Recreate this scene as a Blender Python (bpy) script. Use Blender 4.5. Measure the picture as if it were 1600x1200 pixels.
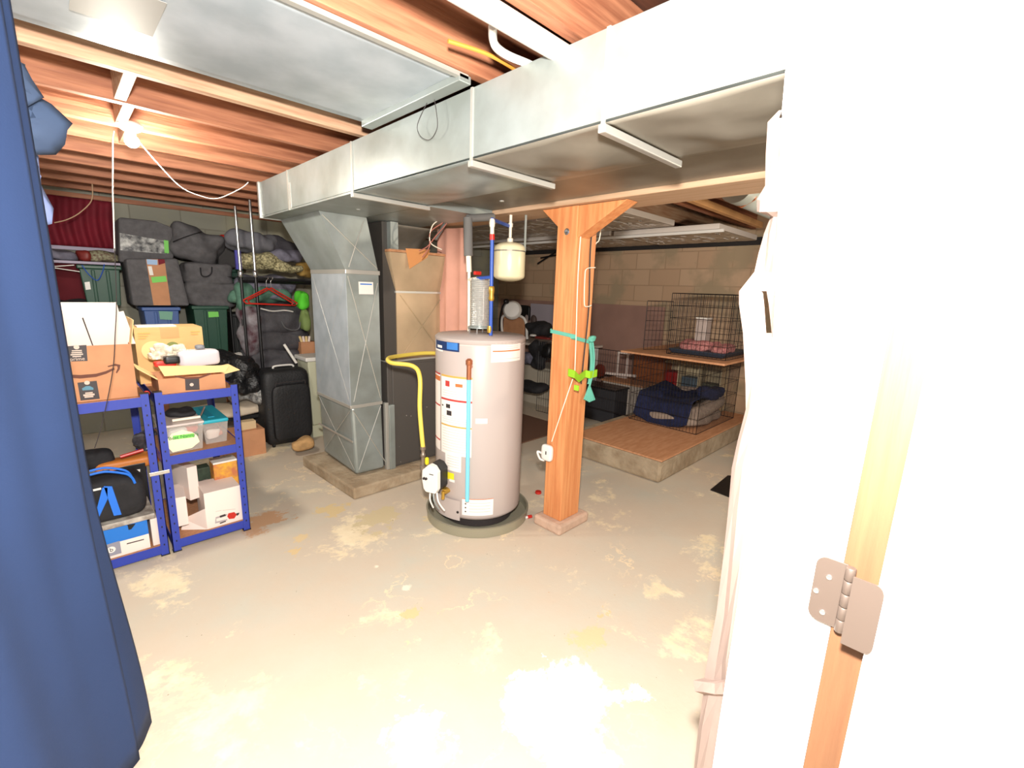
import bpy, bmesh, math, random
from mathutils import Vector, Matrix, noise
from mathutils.geometry import tessellate_polygon

random.seed(7)
for o in list(bpy.data.objects): bpy.data.objects.remove(o)
SC = bpy.context.scene
COL = SC.collection
# ------------------------------------------------------------------ camera
FPX = 711.1; CH = 1.48
pt = math.radians(11.6); th = math.radians(45); rl = math.radians(1.9)
Fv = Vector((math.cos(pt)*math.cos(th), math.cos(pt)*math.sin(th), -math.sin(pt)))
R0 = Vector((math.sin(th), -math.cos(th), 0)); U0 = R0.cross(Fv)
CU = U0*math.cos(rl) - R0*math.sin(rl); CR = R0*math.cos(rl) + U0*math.sin(rl)
CAM = Vector((0, 0, CH))
cd = bpy.data.cameras.new('camera'); cam = bpy.data.objects.new('camera', cd); COL.objects.link(cam)
cd.sensor_width = 36; cd.lens = 36*FPX/1600; cd.clip_start = 0.02
M = Matrix((CR, CU, -Fv)).transposed().to_4x4(); M.translation = CAM
cam.matrix_world = M
SC.camera = cam
# ------------------------------------------------------------------ world, lights, exposure
w = bpy.data.worlds.new('world'); SC.world = w; w.use_nodes = True
w.node_tree.nodes['Background'].inputs[0].default_value = (1.0, 0.97, 0.93, 1)
w.node_tree.nodes['Background'].inputs[1].default_value = 0.58
def point(name, loc, power, col, rad):
    l = bpy.data.lights.new(name, 'POINT'); l.energy = power; l.color = col; l.shadow_soft_size = rad
    o = bpy.data.objects.new(name, l); o.location = loc; COL.objects.link(o); return o
point('camera_flash', (0.02, 0.03, 1.73), 460, (1.0, 0.955, 0.90), 0.05)
point('rear_joist_fill', (3.2, .45, 1.78), 46, (1.0, 0.86, 0.68), 0.05)  # added fill light without a lamp body, brightens the rear joists
SC.view_settings.view_transform = 'Standard'; SC.view_settings.look = 'None'
SC.view_settings.exposure = 0.0; SC.view_settings.gamma = 1.0; SC.view_settings.use_curve_mapping = False

# ------------------------------------------------------------------ pixel helpers (1600x1200)
def ray(px, py): return Fv + CR*((px-800)/FPX) - CU*((py-600)/FPX)
def P(px, py, x=None, y=None, z=None):
    d = ray(px, py)
    if x is not None: t = x/d.x
    elif y is not None: t = y/d.y
    else: t = (z-CH)/d.z
    return CAM + d*t
def V(px, py, g):
    d = ray(px, py); t = (g[0]*d.x+g[1]*d.y)/(d.x**2+d.y**2); return CAM + d*t

# ------------------------------------------------------------------ materials
def lin(c):
    return tuple(((v/255)/12.92 if v/255 <= .04045 else ((v/255+.055)/1.055)**2.4) for v in c)
MATS = {}
def mat(name, rgb, rough=.6, metal=0, var=0, scale=8, rgb2=None, bump=0, bscale=40, alpha=1, trans=0, emit=0, stretch=None, coords='Object', spec=None):
    if name in MATS: return MATS[name]
    m = bpy.data.materials.new(name); m.use_nodes = True; MATS[name] = m
    nt = m.node_tree; N = nt.nodes; L = nt.links; b = N['Principled BSDF']
    c = (*lin(rgb), 1)
    b.inputs['Base Color'].default_value = c; b.inputs['Roughness'].default_value = rough; b.inputs['Metallic'].default_value = metal
    if spec is not None: b.inputs['Specular IOR Level'].default_value = spec
    b.inputs['Alpha'].default_value = alpha; b.inputs['Transmission Weight'].default_value = trans
    if emit:
        b.inputs['Emission Color'].default_value = c; b.inputs['Emission Strength'].default_value = emit
    tc = N.new('ShaderNodeTexCoord'); src = tc.outputs[coords]
    if stretch:
        mp = N.new('ShaderNodeMapping'); mp.inputs['Scale'].default_value = stretch; L.new(src, mp.inputs[0]); src = mp.outputs[0]
    if var or rgb2:
        n = N.new('ShaderNodeTexNoise'); n.inputs['Scale'].default_value = scale; n.inputs['Detail'].default_value = 5; L.new(src, n.inputs[0])
        r = N.new('ShaderNodeValToRGB'); L.new(n.outputs[0], r.inputs[0])
        c2 = (*lin(rgb2), 1) if rgb2 else tuple(min(1, v*(1-var)) for v in c[:3])+(1,)
        c1 = c if rgb2 else tuple(min(1, v*(1+var)) for v in c[:3])+(1,)
        r.color_ramp.elements[0].position = .35; r.color_ramp.elements[0].color = c2
        r.color_ramp.elements[1].position = .65; r.color_ramp.elements[1].color = c1
        L.new(r.outputs[0], b.inputs['Base Color'])
    if bump:
        n2 = N.new('ShaderNodeTexNoise'); n2.inputs['Scale'].default_value = bscale; n2.inputs['Detail'].default_value = 4; L.new(src, n2.inputs[0])
        bp = N.new('ShaderNodeBump'); bp.inputs['Strength'].default_value = bump; bp.inputs['Distance'].default_value = .02
        L.new(n2.outputs[0], bp.inputs['Height']); L.new(bp.outputs[0], b.inputs['Normal'])
    return m
def wood(name, a, b_, stretch=(1, 14, 14), rough=.65):
    return mat(name, a, rough, rgb2=b_, scale=3, stretch=stretch, bump=.15, bscale=6)

galv = mat('galvanised_steel', (160, 168, 166), .40, .4, scale=5, rgb2=(140, 147, 142), bump=.2, bscale=3)
galv_blue = mat('galvanised_steel_new', (190, 198, 204), .36, .35, scale=7, rgb2=(170, 180, 186), bump=.2, bscale=3)
galv_dark = mat('galvanised_steel_dull', (140, 134, 122), .45, .3, scale=4, rgb2=(122, 116, 104), bump=.1, bscale=3)
tape = mat('foil_tape', (205, 205, 200), .3, .6, bump=.2, bscale=60)
crease = mat('steel_edge', (190, 188, 180), .35, .5)
joist_m = wood('joist_wood', (174, 116, 84), (138, 84, 58))
joist_pale = wood('joist_pale', (206, 172, 140), (176, 130, 100))
joist_dark = wood('subfloor_wood', (86, 50, 34), (58, 34, 24))
post_m = wood('post_wood', (214, 146, 92), (196, 122, 72), stretch=(14, 14, 1))
beam_m = wood('beam_wood', (190, 140, 100), (170, 116, 78), stretch=(14, 1, 14))
beige_wood = wood('beam_side', (196, 164, 134), (180, 146, 114), stretch=(14, 1, 14))
bare_wood = wood('bare_pine', (116, 80, 52), (98, 64, 40), stretch=(10, 10, .6))
rack_blue = mat('rack_blue', (44, 62, 158), .4)
mdf = mat('mdf_shelf', (176, 124, 88), .7, var=.12, scale=60)
card = mat('cardboard', (190, 136, 98), .8, var=.06, scale=12)
card_y = mat('cardboard_yellow', (206, 168, 112), .8, var=.06, scale=10)
card_in = mat('cardboard_inside', (226, 198, 140), .8)
white_card = mat('white_card', (232, 216, 206), .7)
white = mat('white_plastic', (225, 222, 215), .45)
cream = mat('cream_enamel', (226, 214, 176), .3)
black = mat('black_plastic', (20, 20, 22), .4)
blackcloth = mat('black_cloth', (30, 29, 32), .8, var=.3, scale=10, bump=.3, bscale=25)
greybag = mat('grey_fabric', (92, 90, 92), .9, var=.15, scale=20, bump=.25, bscale=18)
duffel = mat('duffel_grey', (66, 64, 68), .7, var=.2, scale=12, bump=.5, bscale=12)
green_bin = mat('green_tote', (34, 74, 58), .45)
blue_bin = mat('blue_tote', (62, 92, 150), .45)
lime = mat('lime_sticker', (120, 205, 90), .6)
lime_pl = mat('lime_plastic', (150, 205, 40), .4)
teal = mat('teal_lid', (30, 160, 180), .4)
clear = mat('clear_plastic', (225, 218, 210), .25, alpha=.22)
navy = mat('navy_fleece', (24, 30, 62), .95, var=.3, scale=20, bump=.4, bscale=30)
red_pl = mat('red_plastic', (190, 40, 30), .4)
maroon = mat('maroon_fabric', (118, 16, 36), .8, var=.15, scale=6)
chrome = mat('chrome', (200, 200, 200), .2, .9)
copper = mat('copper', (190, 120, 85), .35, .7)
brass = mat('brass', (200, 160, 70), .35, .7)
pipe_blue = mat('pipe_blue', (40, 80, 170), .4)
pipe_sky = mat('pipe_sky_blue', (120, 200, 225), .4)
pipe_white = mat('pipe_white', (235, 225, 205), .4)
insul_grey = mat('pipe_insulation', (105, 103, 100), .8)
gas_yellow = mat('gas_hose_yellow', (228, 205, 90), .45)
tank_m = mat('heater_grey', (180, 168, 162), .42)
label_w = mat('label_white', (236, 228, 220), .6)
orange_l = mat('label_orange', (200, 110, 60), .6)
red_l = mat('label_red', (185, 60, 55), .6)
gold_l = mat('label_gold', (200, 160, 80), .6)
darkprint = mat('dark_print', (50, 44, 44), .7)
faintprint = mat('faint_print', (196, 186, 178), .7)
yellow_l = mat('label_yellow', (240, 225, 40), .6)
furn = mat('furnace_grey', (84, 80, 76), .5, .2)
furn_brown = mat('furnace_bronze', (204, 178, 144), .4, .3, scale=2, rgb2=(166, 146, 116))
salmon = mat('salmon_fabric', (206, 152, 132), .8, var=.06, scale=6)
amz_tape = mat('tape_black', (56, 50, 52), .6)
tape_print = mat('tape_print', (200, 180, 165), .6)
print_brown = mat('print_brown', (96, 52, 36), .7)
blue_pr = mat('print_blue', (28, 112, 200), .5)
sky_strap = mat('webbing_blue', (30, 110, 215), .6)
curtain_m = mat('curtain_blue', (24, 46, 84), .85, var=.06, scale=3, bump=.05, bscale=200)
cloth_bl = mat('cloth_grey_blue', (50, 66, 92), .8, var=.1, scale=6)
teal_cloth = mat('teal_strap', (92, 170, 150), .7)
tan_case = mat('orange_case', (200, 120, 50), .5)
floral = mat('floral_fabric', (206, 196, 150), .8, rgb2=(90, 84, 60), scale=60)
folded = mat('clothes_grey', (110, 108, 122), .9, var=.2, scale=20, bump=.3, bscale=20)
folded_g = mat('clothes_green', (84, 122, 104), .9, var=.2, scale=20)
pink = mat('pink_blanket', (190, 130, 124), .9, rgb2=(150, 84, 84), scale=60)
tray_blue = mat('tray_navy', (46, 60, 76), .5)
ply = mat('plywood', (204, 150, 110), .7, rgb2=(188, 132, 92), scale=4, stretch=(2, 10, 2))
cab_wood = mat('cabinet_wood', (170, 96, 44), .5, rgb2=(150, 80, 34), scale=4, stretch=(8, 8, 1))
wire_b = mat('black_wire', (26, 22, 22), .45)
concrete = mat('concrete', (176, 158, 132), .9, rgb2=(150, 130, 104), scale=8, bump=.5, bscale=25)
drywall = mat('white_paint', (246, 244, 240), .6)
tornpaper = mat('torn_paper', (168, 148, 138), .8, var=.05, scale=8)
hinge_m = mat('hinge_nickel', (92, 80, 72), .5, .4)
foil = mat('foil_board', (236, 224, 206), .35, .1, rgb2=(168, 152, 132), bump=.6, bscale=14, scale=9, stretch=(3, 1, 1))
foam = mat('foam_edge', (216, 206, 196), .8)
bedgrey = mat('bed_grey', (150, 132, 118), .9, var=.1, scale=30)
purple_w = mat('panel_mauve', (158, 122, 108), .8, var=.08, scale=3)
sill = mat('sill_paint', (170, 160, 180), .6)
straw = mat('paper_bag', (190, 150, 100), .9, var=.15, scale=20, bump=.5, bscale=20)

def floor_mat():
    m = bpy.data.materials.new('painted_concrete'); m.use_nodes = True; nt = m.node_tree; N = nt.nodes; L = nt.links; b = N['Principled BSDF']
    b.inputs['Roughness'].default_value = .8
    tc = N.new('ShaderNodeTexCoord')
    def nz(scale, detail, rough=.6, dist=0, off=(0,0,0)):
        mp = N.new('ShaderNodeMapping'); mp.inputs['Location'].default_value = off; L.new(tc.outputs['Object'], mp.inputs[0])
        n = N.new('ShaderNodeTexNoise'); n.inputs['Scale'].default_value = scale; n.inputs['Detail'].default_value = detail
        n.inputs['Roughness'].default_value = rough; n.inputs['Distortion'].default_value = dist; L.new(mp.outputs[0], n.inputs[0]); return n.outputs[0]
    def ramp(src, p0, p1, c0=(0,0,0,1), c1=(1,1,1,1)):
        r = N.new('ShaderNodeValToRGB'); L.new(src, r.inputs[0]); r.color_ramp.elements[0].position = p0; r.color_ramp.elements[1].position = p1
        r.color_ramp.elements[0].color = c0; r.color_ramp.elements[1].color = c1; return r.outputs[0]
    def mix(fac, a, c):
        x = N.new('ShaderNodeMix'); x.data_type = 'RGBA'; L.new(fac, x.inputs[0])
        for i, v in ((6, a), (7, c)):
            if isinstance(v, tuple): x.inputs[i].default_value = (*lin(v), 1)
            else: L.new(v, x.inputs[i])
        return x.outputs[2]
    def math_(op, a, c):
        x = N.new('ShaderNodeMath'); x.operation = op; x.use_clamp = True
        for i, v in enumerate((a, c)):
            if isinstance(v, (int, float)): x.inputs[i].default_value = v
            else: L.new(v, x.inputs[i])
        return x.outputs[0]
    def blob(cx, cy, r, soft, wob=.35):        # worn patch with a ragged outline, at its place on the slab
        vm = N.new('ShaderNodeVectorMath'); vm.operation = 'DISTANCE'; L.new(tc.outputs['Object'], vm.inputs[0]); vm.inputs[1].default_value = (cx, cy, 0)
        a = math_('SUBTRACT', nz(4, 10, .72, .2), .5)
        x = N.new('ShaderNodeMath'); x.operation = 'MULTIPLY_ADD'; L.new(a, x.inputs[0]); x.inputs[1].default_value = wob*2
        L.new(vm.outputs['Value'], x.inputs[2])
        a2 = nz(4, 10, .72, .2); s = N.new('ShaderNodeMath'); s.operation = 'MULTIPLY_ADD'; L.new(a2, s.inputs[0]); s.inputs[1].default_value = wob*2; s.inputs[2].default_value = -wob
        d = N.new('ShaderNodeMath'); d.operation = 'ADD'; L.new(vm.outputs['Value'], d.inputs[0]); L.new(s.outputs[0], d.inputs[1])
        return ramp(d.outputs[0], r, r+soft, (1,1,1,1), (0,0,0,1))
    base = mix(ramp(nz(.9, 4), .35, .65), (186, 184, 170), (202, 186, 166))
    base = mix(ramp(nz(3, 6, .7), .3, .75), base, (196, 180, 160))
    beige = mix(ramp(nz(7, 6, .7), .3, .7), (216, 198, 164), (232, 218, 188))
    patches = ramp(nz(1.7, 12, .74, .15, (3.1, 1.4, 0)), .555, .61)
    c = mix(patches, base, beige)
    cracks = N.new('ShaderNodeTexNoise'); 
    ve = nz(1.2, 9, .62, .1, (7, 2, 0)); ab = N.new('ShaderNodeMath'); ab.operation = 'SUBTRACT'; L.new(ve, ab.inputs[0]); ab.inputs[1].default_value = .5
    a3 = N.new('ShaderNodeMath'); a3.operation = 'ABSOLUTE'; L.new(ab.outputs[0], a3.inputs[0])
    line = ramp(a3.outputs[0], .001, .006, (1,1,1,1), (0,0,0,1))
    line = math_('MULTIPLY', line, ramp(nz(1.0, 3, .5, 0, (4, 9, 0)), .52, .56))
    c = mix(line, c, (226, 206, 172))
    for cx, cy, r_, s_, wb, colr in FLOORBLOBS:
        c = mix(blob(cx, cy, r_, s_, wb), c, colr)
    specks = ramp(nz(45, 3, .6, 0, (1, 1, 0)), .72, .76); c = mix(specks, c, (120, 112, 92))
    L.new(c, b.inputs['Base Color']); b.inputs['Specular IOR Level'].default_value = .2
    bp = N.new('ShaderNodeBump'); bp.inputs['Strength'].default_value = .12; bp.inputs['Distance'].default_value = .01; L.new(nz(30, 6), bp.inputs['Height']); L.new(bp.outputs[0], b.inputs['Normal'])
    return m
def pz(x, y): p = P(x, y, z=0); return p.x, p.y
FLOORBLOBS = []
for px_, py_, r_, s_, wb, c_ in ((400, 815, .10, .05, .5, (190, 152, 118)), (470, 835, .02, .03, .45, (208, 186, 146)), (590, 810, .12, .03, .5, (200, 184, 148)),
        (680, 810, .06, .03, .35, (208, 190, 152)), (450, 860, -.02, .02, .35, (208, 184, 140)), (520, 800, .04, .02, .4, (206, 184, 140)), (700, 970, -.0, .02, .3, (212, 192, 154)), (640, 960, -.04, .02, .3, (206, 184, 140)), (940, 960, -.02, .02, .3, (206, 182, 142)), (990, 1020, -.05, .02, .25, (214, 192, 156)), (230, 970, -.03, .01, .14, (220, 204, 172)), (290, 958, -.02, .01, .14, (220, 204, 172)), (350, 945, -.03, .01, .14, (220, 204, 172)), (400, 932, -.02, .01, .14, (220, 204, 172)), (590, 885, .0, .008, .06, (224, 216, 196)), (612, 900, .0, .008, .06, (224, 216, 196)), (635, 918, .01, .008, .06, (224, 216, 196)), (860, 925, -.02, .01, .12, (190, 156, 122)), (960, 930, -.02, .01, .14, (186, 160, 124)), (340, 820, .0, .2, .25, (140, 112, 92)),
        (620, 1000, -.02, .03, .35, (214, 196, 160)), (560, 1060, -.06, .02, .3, (222, 204, 176)), (920, 990, .02, .03, .4, (208, 184, 146)),
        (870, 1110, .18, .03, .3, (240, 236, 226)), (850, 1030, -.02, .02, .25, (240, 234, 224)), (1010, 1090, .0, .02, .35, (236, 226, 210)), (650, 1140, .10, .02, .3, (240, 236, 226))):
    x_, y_ = pz(px_, py_); FLOORBLOBS.append((x_, y_, r_, s_, wb, c_))

def block_mat(name, a, b_, c_, m_, plane='yz'):
    m = bpy.data.materials.new(name); m.use_nodes = True; N = m.node_tree.nodes; L = m.node_tree.links; b = N['Principled BSDF']; b.inputs['Roughness'].default_value = .9
    tc = N.new('ShaderNodeTexCoord'); sp = N.new('ShaderNodeSeparateXYZ'); cb = N.new('ShaderNodeCombineXYZ'); L.new(tc.outputs['Object'], sp.inputs[0])
    L.new(sp.outputs['Y' if plane == 'yz' else 'X'], cb.inputs[0]); L.new(sp.outputs['Z'], cb.inputs[1])
    br = N.new('ShaderNodeTexBrick'); L.new(cb.outputs[0], br.inputs[0]); br.inputs['Scale'].default_value = 1
    br.inputs['Brick Width'].default_value = .4; br.inputs['Row Height'].default_value = .2; br.inputs['Mortar Size'].default_value = .006
    for i, c in (('Color1', a), ('Color2', b_), ('Mortar', m_)): br.inputs[i].default_value = (*lin(c), 1)
    n = N.new('ShaderNodeTexNoise'); n.inputs['Scale'].default_value = 2.5; n.inputs['Detail'].default_value = 6; L.new(tc.outputs['Object'], n.inputs[0])
    r = N.new('ShaderNodeValToRGB'); r.color_ramp.elements[0].position = .5; r.color_ramp.elements[1].position = .62; L.new(n.outputs[0], r.inputs[0])
    x = N.new('ShaderNodeMix'); x.data_type = 'RGBA'; L.new(r.outputs[0], x.inputs[0]); L.new(br.outputs[0], x.inputs[6]); x.inputs[7].default_value = (*lin(c_), 1)
    L.new(x.outputs[2], b.inputs['Base Color'])
    bp = N.new('ShaderNodeBump'); bp.inputs['Strength'].default_value = .4; bp.inputs['Distance'].default_value = .01; L.new(br.outputs['Fac'], bp.inputs['Height']); bp.invert = True
    L.new(bp.outputs[0], b.inputs['Normal'])
    return m

# ------------------------------------------------------------------ mesh helpers
class MB:
    def __init__(s): s.v = []; s.f = []; s.mi = []; s.cur = 0
    def add(s, vs, fs):
        n = len(s.v); s.v += [tuple(v) for v in vs]; s.f += [tuple(i+n for i in f) for f in fs]; s.mi += [s.cur]*len(fs); return s
    def hexa(s, p):   # p: 4 bottom (ccw), 4 top
        return s.add(p, [(3,2,1,0), (4,5,6,7), (0,1,5,4), (1,2,6,5), (2,3,7,6), (3,0,4,7)])
    def box(s, x0, x1, y0, y1, z0, z1, T=None):
        if x0 > x1: x0, x1 = x1, x0
        if y0 > y1: y0, y1 = y1, y0
        if z0 > z1: z0, z1 = z1, z0
        p = [Vector(q) for q in ((x0,y0,z0),(x1,y0,z0),(x1,y1,z0),(x0,y1,z0),(x0,y0,z1),(x1,y0,z1),(x1,y1,z1),(x0,y1,z1))]
        if T: p = [T @ q for q in p]
        return s.hexa(p)
    def slab(s, pts, off):     # polygon pts (may be a list of loops with holes) extruded by off
        loops = pts if isinstance(pts[0], (list, tuple)) and isinstance(pts[0][0], Vector) else [pts]
        off = Vector(off); flat = [q for l in loops for q in l]; n = len(flat)
        tri = tessellate_polygon(loops)
        fs = [tuple(t) for t in tri] + [tuple(i+n for i in reversed(t)) for t in tri]
        k = 0
        for l in loops:
            m = len(l)
            for i in range(m): a = k+i; b = k+(i+1) % m; fs.append((a, b, b+n, a+n))
            k += m
        return s.add(flat+[q+off for q in flat], fs)
    def tube(s, pts, r, n=8, closed=False):
        pts = [Vector(p) for p in pts]; rs = r if isinstance(r, (list, tuple)) else [r]*len(pts)
        vs = []; up = None
        for i, p in enumerate(pts):
            t = (pts[min(i+1, len(pts)-1)]-pts[max(i-1, 0)]).normalized()
            if up is None:
                up = Vector((0,0,1)) if abs(t.z) < .9 else Vector((1,0,0))
            a = t.cross(up).normalized(); up = a.cross(t).normalized()
            for k in range(n):
                q = 2*math.pi*k/n; vs.append(p+a*math.cos(q)*rs[i]+up*math.sin(q)*rs[i])
        fs = []
        for i in range(len(pts)-1):
            for k in range(n): fs.append((i*n+k, i*n+(k+1) % n, (i+1)*n+(k+1) % n, (i+1)*n+k))
        fs.append(tuple(reversed(range(n)))); fs.append(tuple((len(pts)-1)*n+k for k in range(n)))
        return s.add(vs, fs)
    def lathe(s, c, prof, n=32, axis=None):   # prof [(r,z)]
        vs = []; c = Vector(c)
        Q = Vector((0,0,1)).rotation_difference(Vector(axis)).to_matrix() if axis else Matrix.Identity(3)
        for r, z in prof:
            for k in range(n): a = 2*math.pi*k/n; vs.append(c+Q @ Vector((r*math.cos(a), r*math.sin(a), z)))
        fs = [(i*n+k, i*n+(k+1) % n, (i+1)*n+(k+1) % n, (i+1)*n+k) for i in range(len(prof)-1) for k in range(n)]
        fs.append(tuple(reversed(range(n)))); fs.append(tuple((len(prof)-1)*n+k for k in range(n)))
        return s.add(vs, fs)
    def grid(s, fn, nu, nv):
        vs = [fn(i/nu, j/nv) for j in range(nv+1) for i in range(nu+1)]
        return s.add(vs, [(j*(nu+1)+i, j*(nu+1)+i+1, (j+1)*(nu+1)+i+1, (j+1)*(nu+1)+i) for j in range(nv) for i in range(nu)])
    def soft(s, c, size, amp=.02, fr=6, e=4, rz=0, n=12, seed=0, T=None, flat=True):   # lumpy soft box
        c = Vector(c); vs = []; idx = {}; fs = []
        R = Matrix.Rotation(rz, 3, 'Z')
        if T is not None: R = T
        def vert(a, b, d):
            key = (a, b, d)
            if key in idx: return idx[key]
            q = Vector((2*a/n-1, 2*b/n-1, 2*d/n-1))
            l = (abs(q.x)**e+abs(q.y)**e+abs(q.z)**e)**(1/e); q = q/l
            p = Vector((q.x*size[0]/2, q.y*size[1]/2, q.z*size[2]/2))
            dv = noise.noise(p*fr+Vector((seed*3.1, seed, seed*1.7))); nrm = Vector(q).normalized()
            p = p + nrm*dv*amp*2
            if flat and p.z < -size[2]/2+.004: p.z = -size[2]/2+.002
            p = R @ p
            idx[key] = len(vs); vs.append(c+p); return idx[key]
        for a in range(n):
            for b in range(n):
                fs.append((vert(a,b,0), vert(a,b+1,0), vert(a+1,b+1,0), vert(a+1,b,0)))
                fs.append((vert(a,b,n), vert(a+1,b,n), vert(a+1,b+1,n), vert(a,b+1,n)))
                fs.append((vert(a,0,b), vert(a+1,0,b), vert(a+1,0,b+1), vert(a,0,b+1)))
                fs.append((vert(a,n,b), vert(a,n,b+1), vert(a+1,n,b+1), vert(a+1,n,b)))
                fs.append((vert(0,a,b), vert(0,a,b+1), vert(0,a+1,b+1), vert(0,a+1,b)))
                fs.append((vert(n,a,b), vert(n,a+1,b), vert(n,a+1,b+1), vert(n,a,b+1)))
        return s.add(vs, fs)
    def build(s, name, m, parent=None, bevel=0, smooth=False, solid=0, sub=0):
        me = bpy.data.meshes.new(name); me.from_pydata(s.v, [], s.f)
        ms = m if isinstance(m, list) else [m]
        for q in ms: me.materials.append(q)
        if len(ms) > 1:
            for p_, i in zip(me.polygons, s.mi): p_.material_index = i
        bm = bmesh.new(); bm.from_mesh(me); bmesh.ops.recalc_face_normals(bm, faces=bm.faces); bm.to_mesh(me); bm.free()
        if smooth:
            me.polygons.foreach_set('use_smooth', [True]*len(me.polygons))
            try: me.set_sharp_from_angle(angle=math.radians(38))
            except Exception: pass
        o = bpy.data.objects.new(name, me); COL.objects.link(o)
        if parent is not None:
            o.parent = parent
            top = parent
            if top.parent is None and top.type == 'EMPTY': o.location = -top.location
        else:
            pass
        if solid: q = o.modifiers.new('s', 'SOLIDIFY'); q.thickness = solid; q.offset = 0
        if bevel: q = o.modifiers.new('b', 'BEVEL'); q.width = bevel; q.segments = 2; q.limit_method = 'ANGLE'
        if sub: q = o.modifiers.new('u', 'SUBSURF'); q.levels = sub; q.render_levels = sub
        return o
def thing(name, label, cat, loc, group=None):
    o = bpy.data.objects.new(name, None); COL.objects.link(o); o.location = loc; o.empty_display_size = .05
    o['label'] = label; o['category'] = cat
    if group: o['group'] = group
    return o
def tag(o, label, cat, group=None):
    o['label'] = label; o['category'] = cat
    if group: o['group'] = group
    return o
def struct(o): o['kind'] = 'structure'; return o
def dup(root, loc, label):
    r = root.copy(); COL.objects.link(r); r.location = loc; r['label'] = label
    for ch in list(root.children):
        c = ch.copy(); COL.objects.link(c); c.parent = r
        for g in list(ch.children):
            d = g.copy(); COL.objects.link(d); d.parent = c
    return r
def text(name, body, size, loc, m, parent, rot=None, align='CENTER', ext=.0006):
    cu = bpy.data.curves.new('t', 'FONT'); cu.body = body; cu.size = size; cu.extrude = ext; cu.align_x = align; cu.align_y = 'CENTER'
    t = bpy.data.objects.new('t', cu); COL.objects.link(t)
    bpy.context.view_layer.update()
    me = bpy.data.meshes.new_from_object(t.evaluated_get(bpy.context.evaluated_depsgraph_get())); bpy.data.objects.remove(t)
    R = rot or Matrix.Rotation(math.pi/2, 4, 'X')
    me.transform(Matrix.Translation(loc) @ R); me.materials.clear(); me.materials.append(m); me.name = name
    o = bpy.data.objects.new(name, me); COL.objects.link(o)
    o.parent = parent
    if parent.parent is None and parent.type == 'EMPTY': o.location = -parent.location
    return o
def bez(pts, n=8):   # catmull-rom
    pts = [Vector(p) for p in pts]; out = []
    q = [pts[0]]+pts+[pts[-1]]
    for i in range(1, len(q)-2):
        a, b, c, d = q[i-1:i+3]
        for k in range(n):
            t = k/n; out.append(.5*((2*b)+(c-a)*t+(2*a-5*b+4*c-d)*t*t+(3*b-a-3*c+d)*t**3))
    out.append(pts[-1]); return out

# =================================================================== SETTING
ZJ = 2.20; ZT = 2.39
struct(MB().box(-3, 5.6, -2.5, 6.0, -.1, 0).build('floor', floor_mat()))
# plank subfloor above the joists
c = MB()
for i in range(44):
    x0 = -1.6+i*.165; c.box(x0, x0+.16, -1.5, 5.95, ZT, ZT+.02)
struct(c.build('ceiling', joist_dark))
# wall behind the storage
yW = 5.80
wl = struct(MB().box(-2.0, 5.4, yW, yW+.2, 0, 2.39).build('wall_left', block_mat('block_grey', (150, 148, 134), (140, 138, 124), (154, 150, 128), (128, 124, 112), 'xz')))
struct(MB().box(-2.0, 5.4, yW-.03, yW+.17, 2.16, 2.199).build('trim_1', joist_m))
xW = 5.40
struct(MB().box(xW, xW+.2, -1.5, 6.0, 0, 2.39).build('wall_far', block_mat('block_brown', (196, 166, 136), (186, 154, 124), (166, 146, 118), (168, 140, 112))))
struct(MB().box(xW-.02, xW+.2, -1.5, yW-.04, 2.04, 2.12).build('trim_2', mat('sill_plate_dark', (40, 36, 34), .8)))
struct(MB().box(xW-.03, xW-.005, 2.74, 5.7, .001, 1.34).build('trim_3', purple_w))

# joists: each one its own timber
used = False
labels_j = ['nearest exposed ceiling joist beside the flat sheet metal return', 'pale exposed ceiling joist above the blue shelving',
            'reddish exposed joist on the near side of the light bulb', 'brightly lit joist right behind the light bulb']
ys = [2.26+.405*k for k in range(9)]
for k, y in enumerate(ys):
    m_ = joist_pale if k in (0,) else joist_m
    lb = labels_j[k] if k < 4 else ['reddish joist, first beyond the lit one behind the bulb', 'brown joist, second beyond the lit one behind the bulb', 'brown joist, third beyond the lit one behind the bulb',
         'dim joist, second from the far storage wall', 'dim joist closest to the far storage wall'][k-4]
    tag(MB().box(-1.5, 5.38, y, y+.042, ZJ, ZT-.001).build('ceiling_joist', m_, bevel=.003), lb, 'joist', 'ceiling joists')
for k, (y, lb) in enumerate(((1.80, 'ceiling joist hidden mostly above the flat sheet metal return'), (1.34, 'orange joist right of the flat sheet metal return'), (.93, 'joist above the near end of the main duct'), (.5, 'joist nearest the door opening'))):
    tag(MB().box(-1.5, 5.38, y, y+.045, ZJ, ZT-.001).build('ceiling_joist', joist_m, bevel=.003), lb, 'joist', 'ceiling joists')
# blocking between joists
for (k, px, py, lb) in ((0, 212, 85, 'pale wood block bridging the two nearest joists at upper left'), (1, 205, 150, 'pale wood block between the second pair of joists, above the bulb'), (2, 197, 212, 'small wood block between joists below the bulb glare')):
    x = P(px, py, z=ZJ+.02).x
    tag(MB().box(x-.02, x+.02, ys[k]+.043, ys[k+1]-.001, ZJ+.005, ZT-.01).build('joist_block', joist_pale, bevel=.002), lb, 'wood block', 'joist blocks')
# beam over the post
bx0, bx1, bz0 = 2.06, 2.34, 1.95
tag(MB().box(bx0, bx1, -1.2, 3.3, bz0, ZJ-.001).build('wooden_beam', beige_wood, bevel=.004), 'long pale wooden beam carried by the square post, beside the ducts', 'beam')

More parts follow.
